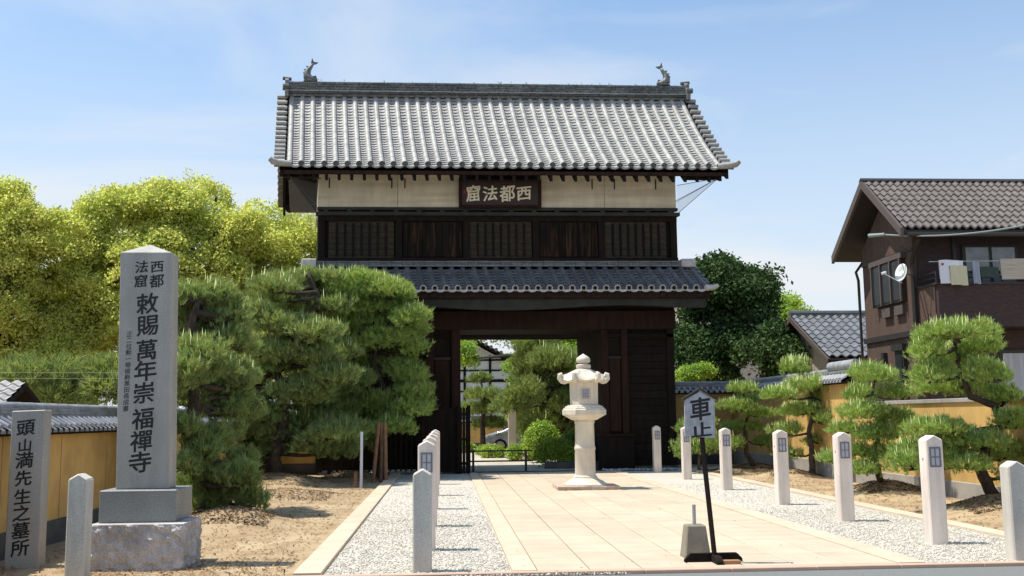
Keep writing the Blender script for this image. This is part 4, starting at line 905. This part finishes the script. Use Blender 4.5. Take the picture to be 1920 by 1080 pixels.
wf = hp(box(12.75, 14.2, 24.60, 24.66, 4.59, 5.66), 'balcony_window', M_trim)
for a in (12.83, 13.52): hp(box(a, a + .6, 24.585, 24.598, 4.62, 5.6), 'pane', M_glassb, wf)
hp(box(12.5, 12.6, 24.6, 24.66, 4.59, 5.9), 'wall_post', M_trim)
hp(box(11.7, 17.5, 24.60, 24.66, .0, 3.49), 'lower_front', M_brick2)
wf = hp(box(13.5, 15.8, 24.54, 24.60, .2, 2.98), 'curtained_window', M_trim)
M_curt = mat('curtain_behind_glass', (.34, .36, .40), (.44, .46, .50), 1.5, .2, stretch=(9, 1, .3)); hp(box(13.58, 15.7, 24.52, 24.535, .25, 2.9), 'pane', M_curt, wf)
# dish, clothes pole and washing
ds = empty('satellite_dish', (11.53, 24.32, 5.07), 'white oval satellite dish fixed to the front corner of the brown house', 'dish')
md = MB(); V = []; 
for r in (.0, .33, .66, 1.0):
    for k in range(20): a = 2 * pi * k / 20; V.append((.27 * r * cos(a), .10 * r * r - .1, .31 * r * sin(a)))
md.add(V, [(i * 20 + k, i * 20 + (k + 1) % 20, (i + 1) * 20 + (k + 1) % 20, (i + 1) * 20 + k) for i in range(3) for k in range(20)])
# bowl facing away from the wall, towards -X -Y
dm = md.mesh('bowl', mat('dish_white', (.70, .70, .66), rough=.4), smooth=True); db = part('bowl', dm, ds, (-.22, -.12, 0)); db.rotation_euler = (radians(14), 0, radians(110)); db.scale = (.72, .72, .76)
db2 = db.modifiers.new('thick', 'SOLIDIFY'); db2.thickness = .015
MB().tube([(.36, .36, 0), (-.18, -.04, 0)], .02, 6).build('bracket', M_trim2, ds); MB().tube([(-.18, -.05, -.25), (-.62, .0, .0)], .012, 6).build('feed_arm', M_metalw, ds); MB().tube([(-.66, .0, -.01), (-.55, .0, .02)], .035, 8).build('receiver', M_metalw, ds)
cp = tag(MB().tube([(11.72, 23.55, 5.24), (17.4, 23.55, 5.30)], .011, 6).build('laundry_pole', M_cable), 'thin pale laundry pole along the balcony of the brown house', 'pole')
def cloth(name, label, x0, x1, z0, z1, m, y=23.54, grp='washing on the balcony'):
    mb = MB(); n = 10; V = []
    for j, s_ in enumerate((-1, 1)):
        for zz in (z1 + .015, (z0 + z1) / 2, z0 + (0 if s_ < 0 else .12)):
            for k in range(n + 1): u = k / n; V.append((x0 + (x1 - x0) * u, y + s_ * .018 + .014 * sin(u * 13 + zz * 5), zz + .01 * sin(u * 5)))
    w_ = n + 1
    Fc = [(b * w_ * 3 + r * w_ + k, b * w_ * 3 + r * w_ + k + 1, b * w_ * 3 + (r + 1) * w_ + k + 1, b * w_ * 3 + (r + 1) * w_ + k) for b in (0, 1) for r in (0, 1) for k in range(n)]
    Fc += [(k, k + 1, 3 * w_ + k + 1, 3 * w_ + k) for k in range(n)]
    o = mb.add(V, Fc).build(name, m); tag(o, label, 'laundry', grp); return o
cloth('hanging_towel', 'white towel with a small red mark, leftmost on the laundry pole', 11.96, 12.56, 4.70, 5.26, M_white)
cloth('hanging_towel', 'pale yellow cloth overlapping the white towel on the pole', 12.20, 12.62, 4.66, 5.12, M_cloth3, 23.49)
MB().add([(12.0, 23.50, 5.20), (12.06, 23.50, 5.20), (12.06, 23.50, 5.15), (12.0, 23.50, 5.15)], [(0, 1, 2, 3)]).build('red_mark', M_red, [o for o in bpy.data.objects if o.name == 'hanging_towel'][0])
cloth('hanging_cloth', 'narrow blue grey cloth hanging beside the balcony post', 12.80, 12.98, 4.70, 5.22, M_clothb, 23.56)
cloth('hanging_cloth', 'dark green cloth drying below the laundry pole', 13.0, 13.45, 4.85, 5.10, M_clothd, 23.56)
cloth('hanging_sheet', 'beige striped sheet folded over the right part of the pole', 13.50, 15.2, 4.80, 5.29, M_cloth2)
# cable and its wall bracket
cbp = [(10.95, 24.2, 6.02)] + [(10.95 + (14.5 - 10.95) * u, 24.2 - 1.9 * u, 6.02 - .40 * u * (1 - u) * 1.6 + .13 * u ** 2) for u in np.linspace(.08, 1, 14)]
pc_ = empty('power_cable', (10.95, 24.2, 6.0), 'grey green overhead cable sagging from the brown house corner to the right edge', 'cable')
MB().tube([tuple(Vector(p) - pc_.location) for p in cbp], .022, 6).build('cable', M_cable, pc_, smooth=True)
MB().tube([(-.28, .3, .05), (.0, 0, .03)], [.05, .04], 8).build('insulator', M_cable, pc_); MB().tube([(.0, .0, .0), (.35, .15, -.2), (.9, .45, -.35)], .02, 6).build('bracket', M_trim2, pc_)

# ================================================================== SMALL TILED HOUSE BEHIND THE WALL
t = empty('tiled_outbuilding', (13.0, 34.0, .05), 'small house with glossy grey tiled roof behind the tall right wall', 'house')
def tp(mb, name, m, parent=None, **k): mb.V = [(x - 12.5, y - 34.0, z) for x, y, z in mb.V]; return mb.build(name, m, parent or t, **k)
tp(MB().prism([(33.9, 0), (33.9, 3.45), (37.0, 5.0), (40.1, 3.45), (40.1, 0)], 12.9, 19, 'x'), 'wall', mat('beige_plaster', (.36, .31, .23), (.3, .26, .2), 2, .9))
rf = tp(MB().prism([(33.4, 3.42), (37.0, 5.18), (40.6, 3.42), (40.6, 3.3), (37.0, 5.05), (33.4, 3.3)], 12.45, 19.2, 'x'), 'roof', M_trim)
tp(MB().prism([(33.38, 3.40), (37.0, 5.20), (40.6, 3.40), (40.6, 3.26), (37.0, 5.0), (33.38, 3.26)], 12.38, 12.45, 'x'), 'bargeboard', M_trim2, rf)
cw = .31; rows = 10; sl = 3.6 / rows; dz = 1.76 / rows; tm = s_tile(cw, sl * 1.03, dz, amp=.045, m=M_gtile)
for r in range(rows):
    for c in range(21): part('roof_tile', tm, rf, (12.45 + c * cw - 12.5, 37.0 - r * sl - 34, 5.25 - r * dz + rnd.uniform(-.004, .004)))
tp(MB().tube([(12.4, 37, 5.32), (19.2, 37, 5.32)], .10, 8), 'ridge_cap', M_gtile, rf, smooth='auto'); tp(box(12.4, 19.2, 36.88, 37.12, 5.15, 5.27), 'ridge_course', M_ridge, rf)
tp(MB().tube([(12.4, 33.35, 3.35), (19, 33.35, 3.35)], .06, 8), 'gutter', M_redwood, rf)
t2 = empty('far_apartment', (24, 90, 0), 'pale grey flat topped building barely rising above the dark tree', 'building')
box(-1.5, 6, 0, 8, 0, 12.3).build('wall', M_conc, t2); box(-1.7, 6.2, -.2, 8.2, 12.3, 12.6).build('roof_slab', M_metalw, t2)
t3 = empty('small_tiled_shed', (-11.0, 23, -.40), 'corner of a pale tiled roof above the left wall at the picture edge', 'shed')
box(-3, .4, 0, 3, 0, 1.95).build('wall', M_wood, t3)
f = MB().prism([(-.5, 1.98), (1.5, 2.9), (3.5, 1.98), (3.5, 1.9), (1.5, 2.78), (-.5, 1.9)], -3, 1.25, 'x').build('roof', M_wood, t3)
tmm = s_tile(.28, .24, .10, m=M_wtile_p)
for r in range(8):
    for c in range(15): part('roof_tile', tmm, f, (-2.98 + c * .28, 1.5 - r * .245, 2.96 - r * .112))
wr = empty('overhead_wires', (-14, 30, 0), 'two thin wires crossing in front of the camphor tree at the left edge', 'wires')
for zz in (3.08, 2.9): MB().tube([(-4, 0, zz), (3.9, 2, zz + .02), (9, 3, zz + .1)], .004, 4).build('wire', M_cable, wr)

# ================================================================== BEYOND THE GATE
wh = empty('white_timber_house', (1.5, 56, 0), 'white walled house with black timber frame and tiled gable seen through the gate', 'house')
box(-6, 2.25, 0, 6, 0, 4.1).build('wall', M_whitewall, wh)
MB().prism([(-3.8, 4.1), (2.25, 4.1), (2.25, 4.5), (-.0, 5.75), (-3.8, 4.3)], .0, 6).build('gable_wall', M_whitewall, wh)
for zz in (2.35, 3.0, 3.55, 4.15, 4.72): box(-5.9, 2.25, -.05, -.005, zz, zz + (.16 if zz == 3.55 else .09)).build('timber_rail', M_wood, wh)
for xx in (-1.6, -.45, .95, 2.15): box(xx, xx + .13, -.06, -.006, .2, 5.0 if xx > -1 else 4.1).build('timber_post', M_wood, wh)
def slab(a, b, th, y0, y1): 
    (x0, z0), (x1, z1) = a, b; return MB().prism([(x0, z0), (x1, z1), (x1, z1 + th), (x0, z0 + th)], y0, y1)
rf = slab((-.2, 5.95), (3.1, 4.15), .16, -.9, 6.2).build('roof', M_wood, wh); slab((-4.0, 4.2), (-.2, 5.95), .16, -.9, 6.2).build('roof', M_wood, wh)
for k in range(12):
    u = (k + .5) / 12; c = MB().tube([(-.2 + 3.3 * u, -1.0, 6.10 - 1.8 * u), (-.2 + 3.3 * u, 6, 6.14 - 1.8 * u)], .10, 8).build('verge_tile', M_gtile, rf, smooth='auto')
MB().tube([(-.25, -1.1, 6.3), (-.25, 6, 6.3)], .16, 8).build('ridge_cap', M_gtile, rf)
wy = earth_wall('earthen_wall', 'short ochre wall glimpsed under the layered garden pine beyond the gate', (.2, 54.0), (5.5, 54.0), 1.75, 1, 1, posts=False)
# car
ca = empty('parked_car', (1.78, 48.6, 0), 'silver compact car parked beyond the gate, front half visible beside a stone post', 'car')
pr = [(0, .42), (.03, .62), (.12, .76), (.95, 1.02), (1.75, 1.48), (2.2, 1.56), (3.2, 1.50), (3.9, 1.25), (4.1, .95), (4.15, .45), (4.0, .24), (.15, .22), (.02, .3)]
def car_body():
    V = []; Fc = []; secs = [(-.83, .90), (-.80, .97), (-.5, 1.0), (.5, 1.0), (.80, .97), (.83, .90)]
    for y, s_ in secs:
        for x, z_ in pr:
            tz = max(0, (z_ - .95) / .6); V.append((2.07 + (x - 2.07) * (s_ if z_ < 1.0 else s_ * (.985 if abs(y) > .6 else 1)), y * (1 - .22 * tz), .22 + (z_ - .22) * (1 if abs(y) < .6 else .985)))
    n = len(pr)
    for i in range(len(secs) - 1):
        for k in range(n): Fc.append((i * n + k, i * n + (k + 1) % n, (i + 1) * n + (k + 1) % n, (i + 1) * n + k))
    Fc += [tuple(range(n)), tuple((len(secs) - 1) * n + k for k in range(n))[::-1]]
    return MB().add(V, Fc)
car_body().build('body', M_car, ca, smooth='auto')
wq = lambda a, b, c_, d_: MB().add([a, b, c_, d_], [(0, 1, 2, 3)])
MB().add([(1.18, -.805, 1.04), (1.75, -.735, 1.40), (2.3, -.72, 1.45), (2.3, -.80, 1.04)], [(0, 1, 2, 3)]).build('side_window', M_glass, ca)
MB().add([(2.38, -.80, 1.04), (2.38, -.72, 1.45), (3.2, -.72, 1.42), (3.5, -.80, 1.06)], [(0, 1, 2, 3)]).build('side_window', M_glass, ca)
MB().add([(.98, -.66, 1.06), (.98, .66, 1.06), (1.70, .6, 1.475), (1.70, -.6, 1.475)], [(0, 1, 2, 3)]).build('windscreen', M_glass, ca)
for xx in (.82, 3.35):
    o = MB().tube([(xx, -.86, .31), (xx, -.66, .31)], .31, 20).build('wheel', M_tyre, ca, smooth='auto')
    rr = MB().tube([(xx, -.875, .31), (xx, -.80, .31)], [.20, .21], 16)
    for k in range(5): a = 2 * pi * k / 5; rr.box(xx - .001, xx + .001, -.88, -.87, .3, .3)
    rr.build('rim', M_rim, o, smooth='auto')
    MB().tube([(xx, -.78, .33), (xx, -.60, .33)], .37, 20).build('wheel_arch', M_tyre, ca)
MB().lathe([(.0, -.05), (.12, -.03), (.13, .03), (.0, .07)], 10).build('headlight', M_pane, ca, loc=(.14, -.66, .68)); box(.02, .1, -.5, .5, .32, .42).build('bumper_grille', M_tyre, ca)
# stone marker, curb and shrubs
tag(MB().add([(-.16, -.13, 0), (.16, -.13, 0), (.16, .13, 0), (-.16, .13, 0), (-.15, -.13, 1.88), (.15, -.13, 1.88), (.15, .13, 1.88), (-.15, .13, 1.88), (0, 0, 1.98)], [(3, 2, 1, 0), (0, 1, 5, 4), (1, 2, 6, 5), (2, 3, 7, 6), (3, 0, 4, 7), (4, 5, 8), (5, 6, 8), (6, 7, 8), (7, 4, 8)]).build('stone_marker', M_lant, loc=(2.66, 40.2, 0), bevel=.01), 'tall plain stone pillar beyond the gate in front of the silver car', 'stone marker')
tag(box(3.1, 4.9, 31.6, 31.9, -.02, .22).build('garden_curb', M_base, bevel=.02), 'low dark stone curb edging the shrubs inside the gate', 'curb')
M_shr = [M_hedge, M_leafg, M_leafm]
def shrub(name, label, x, y, rx, h_, m, k=300, cs=.11, flat=False):
    t = empty(name, (x, y, 0), label, 'shrub', None); d = sphere_dirs(int(k * rx * h_ * 6) + 60, -.3); n = len(d)
    if flat: d = np.sign(d) * np.abs(d) ** .45 * .85
    P = np.array([0, 0, h_ * .5]) + d * np.array([rx, rx * .8, h_ * .5]) * rng.uniform(.8, 1.08, (n, 1)); V, Fc = scatter(LTs, P, d + np.array([0, 0, .5]), rng.uniform(.7, 1.3, n) * cs * 1.6, rng)
    link('foliage', fast('foliage', V, Fc), m, t)
    mb = MB()
    for q in range(5): a = rnd.uniform(0, 6.28); mb.tube([(0, 0, -.05), (cos(a) * rx * .5, sin(a) * rx * .4, h_ * .6)], [.02, .008], 5)
    mb.build('stem', M_barkd, t)
shrub('clipped_hedge', 'small clipped yellow green box hedge left of the stone pillar beyond the gate', 1.95, 41.0, .42, .40, M_hedge, flat=True)
shrub('clipped_hedge', 'larger clipped yellow green hedge right of the stone pillar beyond the gate', 2.95, 38.2, .6, .5, M_hedge, flat=True)
shrub('round_shrub', 'round low green shrub by the left edge of the garden path', 1.0, 47.5, .35, .42, M_hedge)
shrub('round_shrub', 'second round shrub between the path edge and the car', 1.75, 44.0, .3, .34, M_hedge)
shrub('azalea_bush', 'tall bright green bush just right of the barrier beyond the gate', 3.45, 36.2, .55, 1.35, M_leafg)
shrub('azalea_bush', 'spreading yellowish bush behind the dark curb left of the lantern', 3.55, 33.0, .55, .85, M_hedge)
shrub('azalea_bush', 'deep green bush directly left of the lantern shaft', 4.45, 34.0, .5, 1.1, M_leafm)
shrub('azalea_bush', 'low bush low behind the dark curb next to the lantern', 4.25, 32.6, .5, .6, M_hedge)

# ================================================================== PINES AND TREES
PD = {
'A':([(-4.51,17.82,3.71,0.52,0.28),(-4.06,18.04,3.83,0.48,0.27),(-3.79,18.13,3.36,0.43,0.27),(-4.4,18.4,3.2,0.59,0.29),(-3.62,18.03,2.98,0.38,0.25),(-4.76,18.36,3.01,0.44,0.29),(-4.25,16.75,2.45,0.45,0.27),(-3.83,17.54,2.49,0.47,0.28),(-3.63,18.4,2.24,0.34,0.24),(-4.33,17.87,1.96,0.47,0.28),(-3.88,18.32,1.77,0.44,0.27),(-4.22,16.9,1.51,0.36,0.25),(-3.88,17.54,1.23,0.42,0.26),(-3.3,17.14,0.63,0.38,0.31),(-3.89,17.68,0.56,0.47,0.31),(-3.64,17.73,0.38,0.47,0.21),(-4.11,16.72,0.92,0.31,0.27),(-3.17,17.09,0.8,0.2,0.18),(-4.06,17.2,2.74,0.46,0.27),(-4.09,18.35,2.25,0.49,0.29)],
 [(-4.14,17.6,0.0),(-4.27,17.6,0.62),(-4.32,17.6,1.33),(-4.23,17.6,2.04),(-4.38,17.6,2.77),(-4.21,17.6,3.68)]),
'B':([(-3.46,27.19,5.38,0.72,0.32),(-4.32,25.61,4.9,0.61,0.34),(-3.89,27.27,4.75,0.72,0.29),(-4.82,25.56,4.22,0.54,0.34),(-2.99,26.81,4.55,0.5,0.28),(-4.16,25.53,3.94,0.68,0.34),(-3.32,25.2,3.71,0.67,0.27),(-5.3,27.47,3.55,0.51,0.37),(-4.05,25.74,3.23,0.68,0.34),(-3.12,25.76,3.02,0.68,0.34),(-2.65,27.75,3.56,0.52,0.32),(-5.0,27.47,2.63,0.66,0.41),(-3.66,25.95,2.36,0.76,0.39),(-2.92,27.7,2.41,0.66,0.37),(-4.56,26.6,1.71,0.71,0.4),(-3.66,26.96,1.56,0.72,0.36),(-2.83,25.73,1.23,0.89,0.38),(-2.54,27.65,0.98,0.44,0.29),(-4.06,27.0,0.88,0.72,0.36),(-5.01,27.71,0.87,0.59,0.41),(-3.32,27.52,1.98,0.73,0.37),(-5.12,25.98,1.98,0.55,0.39),(-5.3,26.14,2.92,0.56,0.39)],
 [(-4.27,26.5,0.12),(-4.32,26.5,0.76),(-4.07,26.5,1.7),(-4.29,26.5,2.79),(-3.77,26.5,3.89),(-3.23,26.5,4.73),(-3.54,26.5,5.36)]),
'C':([(-2.08,27.63,5.37,0.81,0.32),(-2.65,27.59,5.0,0.66,0.41),(-1.34,27.43,4.98,0.58,0.44),(-3.11,27.9,4.45,0.59,0.42),(-1.99,28.51,4.66,0.91,0.42),(-0.97,27.31,4.24,0.55,0.44),(-2.59,28.66,3.92,0.76,0.43),(-1.51,27.98,3.71,0.74,0.45),(-0.78,27.92,3.56,0.37,0.45),(-2.01,28.94,3.03,0.77,0.46),(-1.08,28.26,2.85,0.68,0.45),(-0.63,27.93,2.25,0.52,0.37),(-1.66,28.26,2.12,0.75,0.45),(-2.58,28.71,2.88,0.61,0.38),(-0.9,27.41,1.81,0.51,0.32),(-2.17,29.25,1.54,0.7,0.39),(-1.32,27.35,1.39,0.58,0.32),(-2.73,28.8,1.99,0.61,0.38)],
 [(-1.77,28.3,0.06),(-1.71,28.3,0.67),(-1.88,28.3,1.39),(-1.59,28.3,2.26),(-1.96,28.3,3.15),(-1.79,28.3,4.34),(-1.98,28.3,5.08)]),
'P0':([(6.78,28.48,1.22,0.3,0.3),(7.15,27.81,1.37,0.35,0.33),(6.98,28.43,0.7,0.48,0.33),(7.58,28.09,0.78,0.37,0.33),(6.48,28.26,0.64,0.21,0.27)],
 [(7.06,28.2,0.24),(7.1,28.2,0.7),(7.03,28.2,1.3)]),
'P1':([(8.47,28.51,2.36,0.39,0.18),(8.25,28.55,1.81,0.58,0.2),(8.96,28.68,1.65,0.43,0.18),(8.81,29.46,1.27,0.59,0.19),(8.16,28.7,0.83,0.43,0.18),(9.31,29.26,0.8,0.47,0.17),(8.86,29.43,2.04,0.38,0.16)],
 [(8.93,29.0,0.05),(8.67,29.0,0.51),(8.64,29.0,1.27),(8.78,29.0,1.73),(8.62,29.0,2.34)]),
'P2':([(9.43,26.62,2.84,0.4,0.28),(9.47,25.78,2.38,0.69,0.22),(8.75,25.8,2.11,0.48,0.19),(10.04,26.03,2.04,0.48,0.19),(9.37,26.39,1.7,0.7,0.21),(9.85,25.45,1.42,0.41,0.19),(8.9,26.35,1.15,0.42,0.18),(9.92,26.42,0.93,0.49,0.17),(9.14,26.5,0.59,0.39,0.15)],
 [(9.49,26.0,0.03),(9.49,26.0,0.6),(9.46,26.0,1.29),(9.66,26.0,1.83),(9.35,26.0,2.67)]),
'P3':([(8.56,19.74,2.35,0.47,0.21),(8.59,20.65,2.0,0.33,0.2),(9.0,19.79,1.97,0.35,0.17),(8.43,20.04,1.61,0.53,0.21),(9.09,20.31,1.5,0.45,0.19),(8.31,20.62,1.29,0.33,0.18),(8.62,20.04,1.18,0.48,0.19),(9.44,20.62,1.2,0.27,0.15),(8.25,20.25,0.87,0.32,0.19),(8.7,20.01,0.81,0.43,0.19),(7.73,20.02,0.7,0.3,0.17),(8.3,19.88,0.51,0.4,0.15)],
 [(8.81,20.2,-0.02),(8.75,20.2,0.28),(8.66,20.2,0.7),(8.83,20.2,1.34),(8.69,20.2,1.99),(8.76,20.2,2.31)]),
'P4':([(8.41,16.18,2.93,0.57,0.21),(7.99,16.25,2.65,0.33,0.22),(9.11,16.79,2.72,0.37,0.23),(8.86,17.1,2.56,0.64,0.25),(7.95,16.26,2.21,0.36,0.22),(8.8,16.15,2.24,0.36,0.24),(8.82,17.09,2.05,0.54,0.18),(9.51,16.63,1.88,0.35,0.18),(9.54,16.51,1.43,0.39,0.22),(8.03,16.34,1.38,0.52,0.16),(8.56,16.69,1.19,0.44,0.18),(7.94,16.93,1.02,0.36,0.18),(7.57,16.56,0.77,0.28,0.18),(8.18,16.52,0.94,0.44,0.18),(8.74,16.16,1.1,0.43,0.21),(9.56,17.02,0.9,0.41,0.23),(8.44,16.13,0.76,0.39,0.15),(9.48,16.59,0.61,0.26,0.19)],
 [(9.32,16.6,-0.09),(9.11,16.6,0.22),(8.92,16.6,0.66),(9.06,16.6,1.1),(9.41,16.6,1.45),(9.24,16.6,1.72),(8.84,16.6,1.86),(8.68,16.6,2.35),(8.62,16.6,2.8)]),
'G1':([(1.58,46.68,3.34,0.55,0.3),(1.58,45.26,2.63,0.96,0.24),(1.74,46.46,1.93,0.99,0.35),(1.99,46.9,1.32,0.87,0.3),(2.22,46.26,2.35,0.49,0.22)],
 [(1.73,46.0,0.38),(1.69,46.0,1.45),(1.8,46.0,2.64),(1.61,46.0,3.31)]),
'G2':([(3.9,41.86,3.63,1.0,0.78),(4.55,39.82,3.73,1.06,0.64),(5.31,40.8,3.35,0.87,0.87),(3.28,39.95,2.49,0.85,0.85),(4.56,42.03,2.31,1.12,0.89),(5.23,40.38,2.06,1.07,0.86),(3.99,40.86,1.23,0.87,0.65),(3.37,42.5,1.44,0.68,0.68),(3.7,42.06,4.52,0.89,0.56)],
 [(5.38,41.0,-0.28),(5.19,41.0,1.21),(4.44,41.0,2.07),(3.59,41.0,2.72)]),
}
cnt = dict(A=('dark dense pine right behind the tall inscribed monument', 155, .125, M_need, .16, .05), B=('wide layered pine with long horizontal branches, middle of the left group', 72, .155, M_need, .15, .07),
           C=('bushy rounded pine hiding the left end of the gate, closest to the opening', 115, .13, M_need2, .11, .06), P0=('young low pine between the farthest two right lamp posts', 150, .10, M_need2, .04, .1),
           P1=('slender cloud pruned pine with four thin tiers right of the hanging sign', 170, .10, M_need2, .07, .08), P2=('cloud pruned pine with many bare upright candles before the tall ochre wall', 150, .105, M_need2, .08, .25),
           P3=('bushy bright green cloud pine between two lamp posts on the right', 190, .095, M_need2, .07, .1), P4=('large right pine with a big round crown leaning over its lower tiers', 230, .095, M_need2, .10, .12),
           G1=('layered garden pine on the left beyond the gate', 60, .2, M_need, .12, .02), G2=('leaning garden pine with dark curved trunk beyond the gate', 60, .2, M_need, .14, .02))
for k, (pads, tr) in PD.items():
    if k[0] == 'P': pads = [(x, y, z, rx * 1.0, rz * 1.35) for x, y, z, rx, rz in pads]
    if k == 'A': pads = [(x - .08, y, z, rx * .9, rz) for x, y, z, rx, rz in pads]
    lb, dn, ts, m, r, cd = cnt[k]
    pine('garden_pine' if k[0] == 'G' else 'pruned_pine', lb, pads, tr, dn, ts, m, r, cd, fill=dict(A=2, B=2, C=1, G2=1).get(k, 0))
TM = {
'T1':[(-20.7,48.0,10.4,2.0,2.2),(-19.4,47.0,3.9,2.0,1.1),(-19.0,48.0,9.3,1.6,2.5),(-21.0,48.0,7.3,2.3,3.3),(-19.8,49.0,5.4,2.3,2.1),(-18.7,49.0,7.4,1.5,2.3)],
'T2':[(-17.1,51.0,9.9,1.7,2.6),(-18.2,50.0,9.8,1.4,2.0),(-17.8,49.0,3.9,1.8,1.2),(-15.7,51.0,10.7,2.0,2.3),(-14.2,51.0,11.1,2.0,2.1),(-17.7,50.0,5.2,2.1,2.1),(-15.0,50.0,4.9,2.1,2.1),(-17.4,51.0,7.1,2.4,2.4),(-14.6,50.0,7.5,2.9,3.2)],
'T3':[(-12.9,52.0,11.6,2.2,2.1),(-11.0,52.0,11.5,2.2,2.1),(-8.8,52.0,10.9,2.3,2.0),(-7.2,52.0,9.9,1.6,1.9),(-12.7,51.0,5.0,3.0,2.4),(-8.8,51.0,5.2,3.2,3.0),(-12.8,52.0,8.6,3.3,3.3),(-9.6,52.0,7.7,3.3,3.3),(-7.4,52.0,6.9,2.2,2.7)],
'TD':[(12.7,38.0,3.9,0.8,1.0),(11.9,41.0,6.9,1.2,1.0),(9.9,40.0,3.5,1.1,0.8),(11.7,41.0,6.4,1.6,1.4),(10.9,41.0,4.8,1.6,1.5),(12.4,41.0,4.6,1.5,1.6),(10.9,41.0,6.4,1.1,1.3)],
'TL':[(17.0,52.0,6.4,1.2,1.2),(18.1,52.0,6.7,0.9,0.8),(17.5,52.0,5.4,1.4,1.1)],
'TG':[(1.7,44.0,5.2,1.2,0.3),(3.4,44.0,5.1,1.4,0.5),(5.2,44.0,4.7,1.2,0.8),(4.1,50.0,4.0,0.7,1.2),(4.5,52.0,1.9,1.1,1.1),(1.0,50.0,4.8,0.2,0.5)],
'LB':[(-14.1,36.0,2.7,1.1,0.7),(-12.5,36.0,2.8,1.1,0.7),(-11.3,36.0,2.6,0.9,0.7)],
'LB2':[(9.6,38.0,3.0,0.6,0.4)],
}
# far trees: masses are (x, y, z, rx, rz)
tree('camphor_tree', 'broad yellow green camphor tree at the left edge with dark spreading limbs', 'tree', TM['T1'], M_leafd, .9, 3.0, 100, .34, [(-21.5, 48, 0), (-21.6, 48, 2.5), (-21.0, 48, 4.5), (-20.8, 48, 7)], .6, low=-.7, limbs=22)
tree('camphor_tree', 'yellow green camphor tree rising between the left edge tree and the monument', 'tree', TM['T2'], M_leafd, .9, 2.8, 88, .35, [(-18.5, 51, 0), (-18.3, 51, 3), (-17.8, 51, 6), (-17.5, 51, 8)], .5, low=-.7, limbs=20)
tree('camphor_tree', 'tallest yellow green camphor tree behind the pines, touching the gate upper wall', 'tree', TM['T3'], M_leafd, .9, 2.8, 88, .35, [(-11.5, 52, 0), (-11.6, 52, 3), (-11.8, 52, 6), (-11.5, 52, 9)], .6, low=-.7, limbs=20)
tree('evergreen_tree', 'dark glossy evergreen tree behind the wall right of the gate', 'tree', TM['TD'], M_leafk, .8, 3.0, 130, .38, [(11.3, 41, 0), (11.3, 41, 2.5), (11.5, 41, 5)], .3, low=-.8, limbs=14)
tree('broadleaf_tree', 'light green tree peeping out between the dark evergreen and the tiled house', 'tree', TM['TL'], M_leafg, .8, 2.6, 110, .34, [(17, 52, 0), (17, 52, 3), (17, 52, 5)], .3, limbs=8)
tree('maple_tree', 'fresh green tree with forked dark branches filling the view through the gate', 'tree', TM['TG'], M_leafg, .5, 2.6, 70, .28, [(6.9, 45, 0), (6.4, 45, 2.2), (5.4, 45, 3.8), (4.4, 45, 4.6)], .35, low=-.9, limbs=16)
tree('dark_pine_clump', 'dark green pine crown low behind the left wall beside the monument', 'tree', TM['LB'], M_need, .7, 3, 120, .30, [(-14, 36, 0), (-14, 36, 2)], .2, low=-.8, temps=NT, limbs=14)
tree('small_bush', 'small bright green bush top above the dark coping beside the gate', 'shrub', TM['LB2'], M_leafg, .3, 4, 120, .18, [(9.4, 38, 0), (9.4, 38, 2.6)], .06, limbs=6)
tree('garden_tree', 'shady mixed foliage tree on the right beyond the gate opening', 'tree', [(5.6, 47, 3.4, 1.8, 1.9), (6.6, 47, 1.8, 1.6, 1.3), (4.6, 47, 1.6, .8, .9)], M_leafm, .7, 3, 110, .28, [(5.4, 47, 0), (5.3, 47, 2), (4.8, 47, 3.5)], .16, low=-.9)
# props and stakes under the nearer left pine
sp_ = empty('pine_support', (-1.98, 24.7, 0), 'white pole and short stake propping the left pines beside the kerb', 'support pole')
MB().tube([(0, 0, -.1), (0, 0, 1.3)], .035, 10).build('pole', M_metalw, sp_, smooth='auto'); MB().tube([(-.14, .1, -.1), (-.14, .1, .35)], .045, 8).build('stake', M_stake, sp_)
w2 = empty('wooden_props', (-1.72, 26.6, 0), 'crossed brown wooden props tied under the rounded pine', 'props')
MB().tube([(-.12, 0, -.1), (.02, .1, 1.5)], .05, 8).build('prop', M_stake, w2, smooth='auto'); MB().tube([(.22, 0, -.1), (.18, .1, 1.5)], .05, 8).build('prop', M_stake, w2, smooth='auto'); MB().tube([(.06, .35, -.1), (.1, .1, 1.5)], .04, 8).build('prop', M_stake, w2, smooth='auto')
